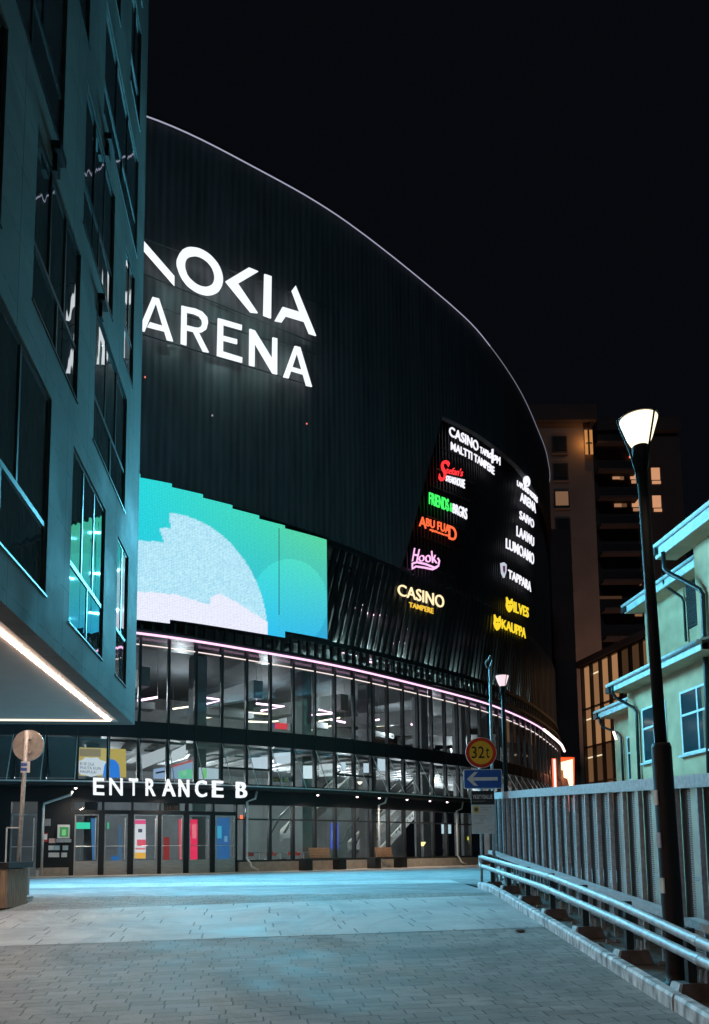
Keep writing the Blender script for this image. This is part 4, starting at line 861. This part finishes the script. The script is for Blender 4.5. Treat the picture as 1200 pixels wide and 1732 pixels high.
# ------------------------------------------------------------ fence / barrier (right)
FX=3.1;fz=lambda Y:.0605*Y
FE=thing('bridge_fence','tall galvanised fence of slim posts and perforated panels along the ramp','fence',(FX,10,.6))
Ya,Yb=-2.0,16.95
g=MB();g.hexa([(FX-.05,Ya,1.75+fz(Ya)),(FX+.05,Ya,1.75+fz(Ya)),(FX+.05,Yb,1.69+fz(Yb)),(FX-.05,Yb,1.69+fz(Yb)),(FX-.05,Ya,1.85+fz(Ya)),(FX+.05,Ya,1.85+fz(Ya)),(FX+.05,Yb,1.83+fz(Yb)),(FX-.05,Yb,1.83+fz(Yb))]);part('top_rail',g,M['galv'],FE)
def ybox(mb,x0,x1,ya,yb,z0,z1): # follows ramp
    return mb.hexa([(x0,ya,z0+fz(ya)),(x1,ya,z0+fz(ya)),(x1,yb,z0+fz(yb)),(x0,yb,z0+fz(yb)),(x0,ya,z1+fz(ya)),(x1,ya,z1+fz(ya)),(x1,yb,z1+fz(yb)),(x0,yb,z1+fz(yb))])
for a_,b_ in ((-2,6.9),(7.35,16.9)): part('lower_beam',ybox(MB(),FX-.20,FX-.08,a_,b_,.50,.57),M['galv'],FE)
part('bottom_rail',ybox(MB(),FX-.03,FX+.02,Ya,Yb,.14,.22),M['galv'],FE)
Y=16.9;i=0
while Y>-1.5:
    if not (6.95<Y<7.15): part('post',ybox(MB(),FX-.045,FX+.004,Y-.016,Y+.016,-.05,1.745),M['galv'],FE)
    g=MB();n0=len(g.v);ya,yb=Y-.46,Y-.16;uvs=[]
    x0=FX+.012;x1=FX+.014;P=[(x0,ya,.22+fz(ya)),(x1,ya,.22+fz(ya)),(x1,yb,.22+fz(yb)),(x0,yb,.22+fz(yb)),(x0,ya,1.74+fz(ya)),(x1,ya,1.74+fz(ya)),(x1,yb,1.74+fz(yb)),(x0,yb,1.74+fz(yb))]
    g.add([P[0],P[3],P[7],P[4]],[(0,1,2,3)],[(p_[1],p_[2]) for p_ in (P[0],P[3],P[7],P[4])]);part('perforated_panel',g,M['perf'],FE)
    g=MB();ybox(g,FX+.016,FX+.022,Y-.20,Y-.0,.2,1.745);part('gap_shade_strip',g,M['blackp'],FE)  # black strip put in for the shade in the gap beside each post
    Y-=.478
GR_=thing('guard_rail','double galvanised pipe guard rail on short posts beside the kerb','guard rail',(2.62,10,.6))
def upz(Y): return lerp([(-3,.36),(5.8,.86),(6.1,.90),(7.78,1.05),(10.42,1.23),(16.2,1.46)],Y)
def loz(Y): return lerp([(-3,.20),(5.8,.73),(6.14,.76),(7.75,.88),(10.76,1.07),(16.1,1.27)],Y)
ys=[-3+i*.6 for i in range(32)]+[16.1]
P=[(2.62,y_,upz(y_)) for y_ in ys]+[(2.62,16.22,1.45),(2.62,16.28,1.37),(2.62,16.22,1.29)]+[(2.62,y_,loz(y_)) for y_ in ys[::-1]]
part('pipe',MB().tube(P,.042,12),M['pipe'],GR_,True)
g=MB()
for y_ in (6.02,10.5,14.4,1.8):
    for f in (upz,loz): g.tube([(2.62,y_-.05,f(y_-.05)),(2.62,y_+.05,f(y_+.05))],.046,12)
part('pipe_sleeves',g,M['pipe'],GR_)
for y_ in (15.3,13.7,12.2,10.7,9.2,7.75,6.35,4.9,3.4,1.9,.4):
    z=gz(y_);g=MB();g.box((2.70,y_,z+(upz(y_)-z)/2+.03),(.07,.07,upz(y_)-z+.0));g.box((2.66,y_,loz(y_)),(.08,.05,.05));g.box((2.66,y_,upz(y_)),(.08,.05,.05));pp=part('rail_post',g,M['frame'],GR_)
    g=MB();g.hexa([(2.56,y_-.11,z),(2.90,y_-.11,z),(2.90,y_+.11,z),(2.56,y_+.11,z),(2.60,y_-.08,z+.13),(2.86,y_-.08,z+.13),(2.86,y_+.08,z+.13),(2.60,y_+.08,z+.13)]);part('foot_block',g,mat('foot_block',(.07,.055,.05),.8,var=.4,scale=12),pp)
    g=MB();g.hexa([(2.53,y_-.10,z),(2.558,y_-.10,z),(2.558,y_+.10,z),(2.53,y_+.10,z),(2.575,y_-.08,z+.13),(2.598,y_-.08,z+.13),(2.598,y_+.08,z+.13),(2.575,y_+.08,z+.13)]);part('foot_plate',g,M['galv'],pp)
    for a_ in (-.05,.05):
        g=MB().tube([(2.80,y_+a_,z+.12),(2.80,y_+a_,z+.22)],.012,6);part('bolt',g,M['galv'],pp)
# a stone and leaf litter
import random as rnd
def stone(x,y,r,label):
    g=MB();vs=[];n=7
    prof=[(.5,0),(1,.25),(.85,.6),(.4,.85)]
    m=[]
    for rr,zz in prof:
        for k in range(n): t=k*2*math.pi/n;q=rnd.uniform(.75,1.2);vs.append((x+r*1.3*rr*q*math.cos(t),y+r*rr*q*math.sin(t),gz(y)+.004+r*zz*.8))
    fs=[(i*n+k,i*n+(k+1)%n,(i+1)*n+(k+1)%n,(i+1)*n+k) for i in range(3) for k in range(n)]+[tuple(range(21,28)),tuple(range(n))[::-1]]
    g.add(vs,fs);o=part('stone',g,M['soil']);tag(o,label,'stone')
stone(2.02,9.6,.05,'small dark stone lying on the pavers near the kerb')
g=MB()
for k in range(110):
    y_=rnd.uniform(4.5,15);x_=rnd.uniform(2.54,3.05);r=rnd.uniform(.012,.04);z=gz(y_)+.002
    g.hexa([(x_-r,y_-r,z),(x_+r,y_-r*.7,z),(x_+r*.8,y_+r,z),(x_-r,y_+r*.8,z),(x_-r*.7,y_-r*.5,z+r),(x_+r*.5,y_-r*.4,z+r*.8),(x_+r*.5,y_+r*.6,z+r*.7),(x_-r*.5,y_+r*.5,z+r*.9)])
o=part('gravel',g,mat('gravel',(.16,.15,.14),.9,var=.5,scale=20));o['kind']='stuff'
# ------------------------------------------------------------ yellow houses
def eave(o,S,s0,s1,z,off,back,rise,fh=.26,wall_off=0):
    """lean roof: fascia at off, going back and up"""
    g=MB();g.hexa([S.P(s0,z,off),S.P(s1,z,off),S.P(s1,z+rise,back),S.P(s0,z+rise,back),S.P(s0,z+.07,off),S.P(s1,z+.07,off),S.P(s1,z+rise+.07,back),S.P(s0,z+rise+.07,back)]);r=part('roof',g,M['fascia'],o)
    g=MB();sbox(g,S,s0+.02,s1,z-fh,z-.002,off-.04,off-.001);part('fascia_board',g,M['fascia'],r)
    g=MB();sbox(g,S,s0+.02,s1,z-fh,z-fh+.03,wall_off,off-.041);part('soffit',g,M['house'],r)
    g=MB().tube([S.P(s0-.05,z-.02,off+.06),S.P(s1,z-.02,off+.06)],.065,10);part('gutter',g,M['fascia'],r,True)
    g=MB();sbox(g,S,s0-.12,s0+.18,z-.3,z-.09,off-.07,off+.10);part('hopper',g,M['gutter'],r)
def pipe_on(o,S,pts,r=.055):
    part('downpipe',MB().tube([S.px(x,y,off) for x,y,off in pts],r,8),M['gutter'],o,True)
def hwin(o,S,s0,s1,z0,z1,cols=2,zt=.62):
    g=MB();f=.07;sbox(g,S,s0,s1,z0,z0+f,.0,.03);sbox(g,S,s0,s1,z1-f,z1,.0,.03);sbox(g,S,s0,s0+f,z0+f,z1-f,.0,.03);sbox(g,S,s1-f,s1,z0+f,z1-f,.0,.03)
    for k in range(1,cols): x=s0+(s1-s0)*k/cols;sbox(g,S,x-.035,x+.035,z0+f,z1-f,.0,.028)
    z=z0+(z1-z0)*zt;sbox(g,S,s0+f,s1-f,z-.035,z+.035,.0,.026)
    w_=part('window',g,M['whiteframe'],o);g=MB();sbox(g,S,s0+f,s1-f,z0+f,z1-f,.004,.012);part('pane',g,M['housepane'],w_)
    g=MB();sbox(g,S,s0-.08,s1+.08,z0-.07,z0-.003,.0,.14);part('sill',g,M['fascia'],w_)
HA=thing('yellow_house','tall pale yellow rendered house end with overhanging eave at the right edge','house',H.P(21,0,-3))
sA=H.hit(1176,980)[0]
g=MB();sbox(g,H,sA,40,-.6,11.3,-9,0);part('wall',g,M['house'],HA)
eave(HA,H,18.2,40,11.22,.7,-5,2.4,.42)
pipe_on(HA,H,[(1122,934,.72),(1124,962,.72),(1130,968,.66),(1184,997,.14),(1189,1006,.1),(1196,1180,.1),(1200,1320,.1)],.07)
sC=H.hit(1065,1250)[0]
HC=thing('yellow_house','pale yellow house with lower eave, two white windows and a set back upper storey','house',H.P(17,0,-1.5))
g=MB();sbox(g,H,sC,sA-.01,-.6,7.35,-1.6,0);part('wall',g,M['house'],HC)
g=MB();sbox(g,H,sA-.01,24.5,-.6,7.3,.001,.012);part('wall',g,M['house'],HC)
eave(HC,H,14.43,20.48,7.52,.7,-1.6,.55,.28)
sB=H2.hit(1089,1010)[0]
g=MB();sbox(g,H2,sB,sA-1.2,7.0,11.3,-8,0);part('upper_wall',g,M['house'],HC)
eave(HC,H2,11.65,17.2,11.40,.7,-5,2.2,.34)
g=MB();l0,l1=H2.hit(1165,1050)[0],H2.hit(1182,1050)[0]
for k in range(16): sbox(g,H2,l0,l1,9.45+.1*k,9.52+.1*k,.01,.05)
sbox(g,H2,l0-.03,l1+.03,9.4,11.06,.002,.012);part('louvre_vent',g,M['gutter'],HC)
pipe_on(HC,H2,[(1121,970,.7),(1123,986,.7),(1127,992,.6),(1153,1010,.1),(1157,1018,.1),(1161,1085,.1)],.05)
pipe_on(HC,H,[(1036,1160,.72),(1037,1172,.72),(1042,1180,.6),(1072,1197,.12),(1077,1205,.1),(1082,1325,.1)],.055)
hwin(HC,H,18.0,19.95,4.5,6.52);hwin(HC,H,15.45,17.1,4.55,6.46)
HDo=thing('yellow_house','lowest pale yellow house section farthest along, with a short eave and bent downpipe','house',HD.P(13,0,-1))
sD=HD.hit(1040,1250)[0];sD1=HD.hit(1068,1250)[0]+1.5
g=MB();sbox(g,HD,sD,sD1,-.6,7.2,-6,0);part('wall',g,M['house'],HDo)
zD=HD.hit(1015,1202,.7)[1];eave(HDo,HD,HD.hit(1009,1202,.7)[0],sD1+.5,zD,.7,-4,1.6,.30)
pipe_on(HDo,HD,[(1013,1212,.72),(1015,1222,.7),(1019,1229,.6),(1046,1240,.12),(1051,1248,.1),(1055,1330,.1)],.05)
hwin(HDo,HD,HD.hit(1063,1290)[0],HD.hit(1063,1290)[0]+.7,4.3,6.1,1)
p=HD.px(1038,1237,.3);o=part('wall_lamp',MB().tube([p,p+Vector((.1,0,-.35))],.05,8),em((1,.75,.7),3));tag(o,'small tilted bright lamp tube on the lowest yellow house corner','lamp')
# ------------------------------------------------------------ tower
TW=thing('apartment_tower','tall dark apartment tower with a few orange lit windows behind the arena','building',(28,92,0))
g=MB();g.box((24.3,93,25.2),(7.6,16,51.6));part('wall',g,M['tower'],TW)
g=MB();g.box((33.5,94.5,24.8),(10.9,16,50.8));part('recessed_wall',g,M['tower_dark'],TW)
g=MB().box((24.2,92.9,51.95),(8.6,17.4,1.9));g.box((33.6,94.3,51.4),(10.6,17,1.6));part('roof_slab',g,M['tower_dark'],TW)
def tq(x0,y0,x1,y1,Y_,m,name,parent,d=.1):
    a=atY(x0,y1,Y_);b=atY(x1,y0,Y_);return part(name,MB().box(((a.x+b.x)/2,Y_+d/2,(a.z+b.z)/2),(b.x-a.x,d,b.z-a.z)),m,parent)
for i in range(12):
    z=48.35-3.32*i;x=24.25
    fr=part('window',MB().box((x,84.93,z),(1.75,.10,2.1)),M['tower_dark'],TW);part('pane',MB().box((x,84.86,z+.1),(1.45,.06,1.65)),em((.42,.22,.12),.45) if i==2 else (em((.25,.12,.07),.25) if i==9 else M['blackp']),fr)
    part('sill',MB().box((x,84.85,z-1.15),(1.9,.25,.12)),M['tower'],fr)
for q in ((1037,793,1048,810,.45),(1049,796,1055,811,.18),(1067,791,1080,810,.62),(1069,812,1080,817,.5),(1103,791,1116,811,.62),(1104,813,1118,818,.6),(1040,841,1051,857,.35),(1052,841,1060,857,.10),(1070,838,1082,857,.6),(1072,859,1083,864,.4),(1105,838,1118,858,.62),(1107,860,1120,865,.62),(1075,1022,1086,1042,.25),(1076,978,1085,990,.15),(1006,1008,1052,1013,.05)):
    tq(q[0],q[1],q[2],q[3],86.4,em((1,.47,.24),q[4]),'lit_window',TW)
for i in range(14):
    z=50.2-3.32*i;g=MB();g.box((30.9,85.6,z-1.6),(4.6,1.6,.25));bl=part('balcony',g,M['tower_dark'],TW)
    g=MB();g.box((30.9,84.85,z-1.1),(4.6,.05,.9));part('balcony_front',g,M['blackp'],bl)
g=MB();g.box((28.15,84.2,48.6),(.15,.9,3.0));tq(991,727,1002,768,84.4,em((1,.42,.12),.5),'corner_window',TW)
tq(996,727,997,768,84.25,M['black'],'corner_window_bar',TW);tq(991,748,1002,750,84.25,M['black'],'corner_window_bar',TW)
lamp_light('corner_window_glow',TW,(27.0,83.9,48.4),60,(1,.45,.12))
lamp_light('tower_fill_light',TW,(29,70,3),6500,(1,.58,.45),75,(-.12,.5,1),1)  # unseen spot without a body, added to brighten the tower walls
tq(1065,771,1068,774,86.2,em((1,.2,.1),1.5),'red_beacon',TW)
# dark podium next to the arena
o=tag(part('podium_block',MB().box((19.7,74,16),(2.0,8,31.5)),M['tower_dark']),'plain dark concrete block between the arena and the orange lit glazing','building')
# orange lit glazed building
OS=Surf([(18.0-1.2,60+5),(21.5,44)]);
GBd=thing('glazed_building','low glazed office building glowing orange brown behind the yellow houses','building',OS.P(8,0,-4))
s0=OS.hit(988,1250)[0];s1=OS.hit(1110,1250)[0]
g=MB();sbox(g,OS,s0-.4,s1+3,0,15.9,-8,-.35);sbox(g,OS,s0-.5,s1+3,15.9,16.4,-8.2,.2);part('body',g,M['tower_dark'],GBd)
rows_=[(4.2,6.6),(6.7,9.4),(9.5,12.4),(12.5,15.8)]
g=MB();nc=7;dw=(s1-s0)/nc
for k in range(nc+1): sbox(g,OS,s0+k*dw-.06,s0+k*dw+.06,2,15.9,-.3,.03)
for a_,b_ in rows_: sbox(g,OS,s0,s1,b_,b_+.1,-.3,.02)
part('mullions',g,M['black'],GBd)
rnd.seed(3)
for ri,(a_,b_) in enumerate(rows_):
    for k in range(nc):
        v=rnd.choice([.05,.12,.2,.28])*(1.25 if ri>=2 else .55)
        if k==4: v*=.2
        g=MB();sbox(g,OS,s0+k*dw+.06,s0+(k+1)*dw-.06,a_,b_,-.30,-.25);pn=part('pane',g,em((1,.50,.22),round(v,2)),GBd)
        if rnd.random()<.5:
            g=MB();z=b_-.8;sbox(g,OS,s0+k*dw+.15,s0+(k+1)*dw-.15,z,z+.1,-.245,-.2);part('ceiling_lamp',g,em((1,.8,.5),1.0),pn)
# lit billboard at the arena's far corner
BB=thing('lit_billboard','glowing orange and white advertising screen at the far corner of the arena','billboard',atY(957,1375,57))
a=atY(945,1281,57);b=atY(972,1376,57)
part('casing',MB().box(((a.x+b.x)/2,57.15,(a.z+b.z)/2),(b.x-a.x+.1,.2,a.z-b.z+.1)),paint((.3,.02,.01)),BB)
def bq(pts,m,k): f=[atY(x,y,57-.02*k) for x,y in pts];part('lit_patch',MB().prism(f,[v+Vector((0,.015,0)) for v in f]),m,BB)
bq([(945,1281),(972,1281),(972,1376),(945,1376)],em((1,.10,.02),1.2),1)
bq([(946,1290),(969,1284),(970,1325),(966,1345),(958,1322),(952,1330),(946,1315)],em((1,.75,.45),2.),2)
bq([(949,1302),(953,1303),(954,1315),(960,1317),(963,1328),(966,1340),(966,1352),(950,1345),(946,1330)],em((.08,.004,.01),.5),3)
bq([(948,1345),(955,1344),(954,1372),(949,1374)],em((1,.3,.35),1.),4);bq([(960,1344),(966,1344),(969,1372),(963,1374)],em((1,.35,.3),.9),4)
a=atY(934,1283,50.5);b=atY(944,1376,50.5)
o=part('lit_side_screen',MB().box(((a.x+b.x)/2,50.5,(a.z+b.z)/2),(b.x-a.x,.15,a.z-b.z)),em((1,.16,.05),1.2));tag(o,'narrow orange red lit screen left of the glowing billboard','billboard')
part('white_glow_band',MB().box(((a.x+b.x)/2,50.4,(a.z+b.z)/2+.3),((b.x-a.x)*.5,.03,(a.z-b.z)*.8)),em((1,.7,.75),1.6),o)
lamp_light('billboard_glow',BB,(15.6,55.5,7.2),260,(1,.35,.15))
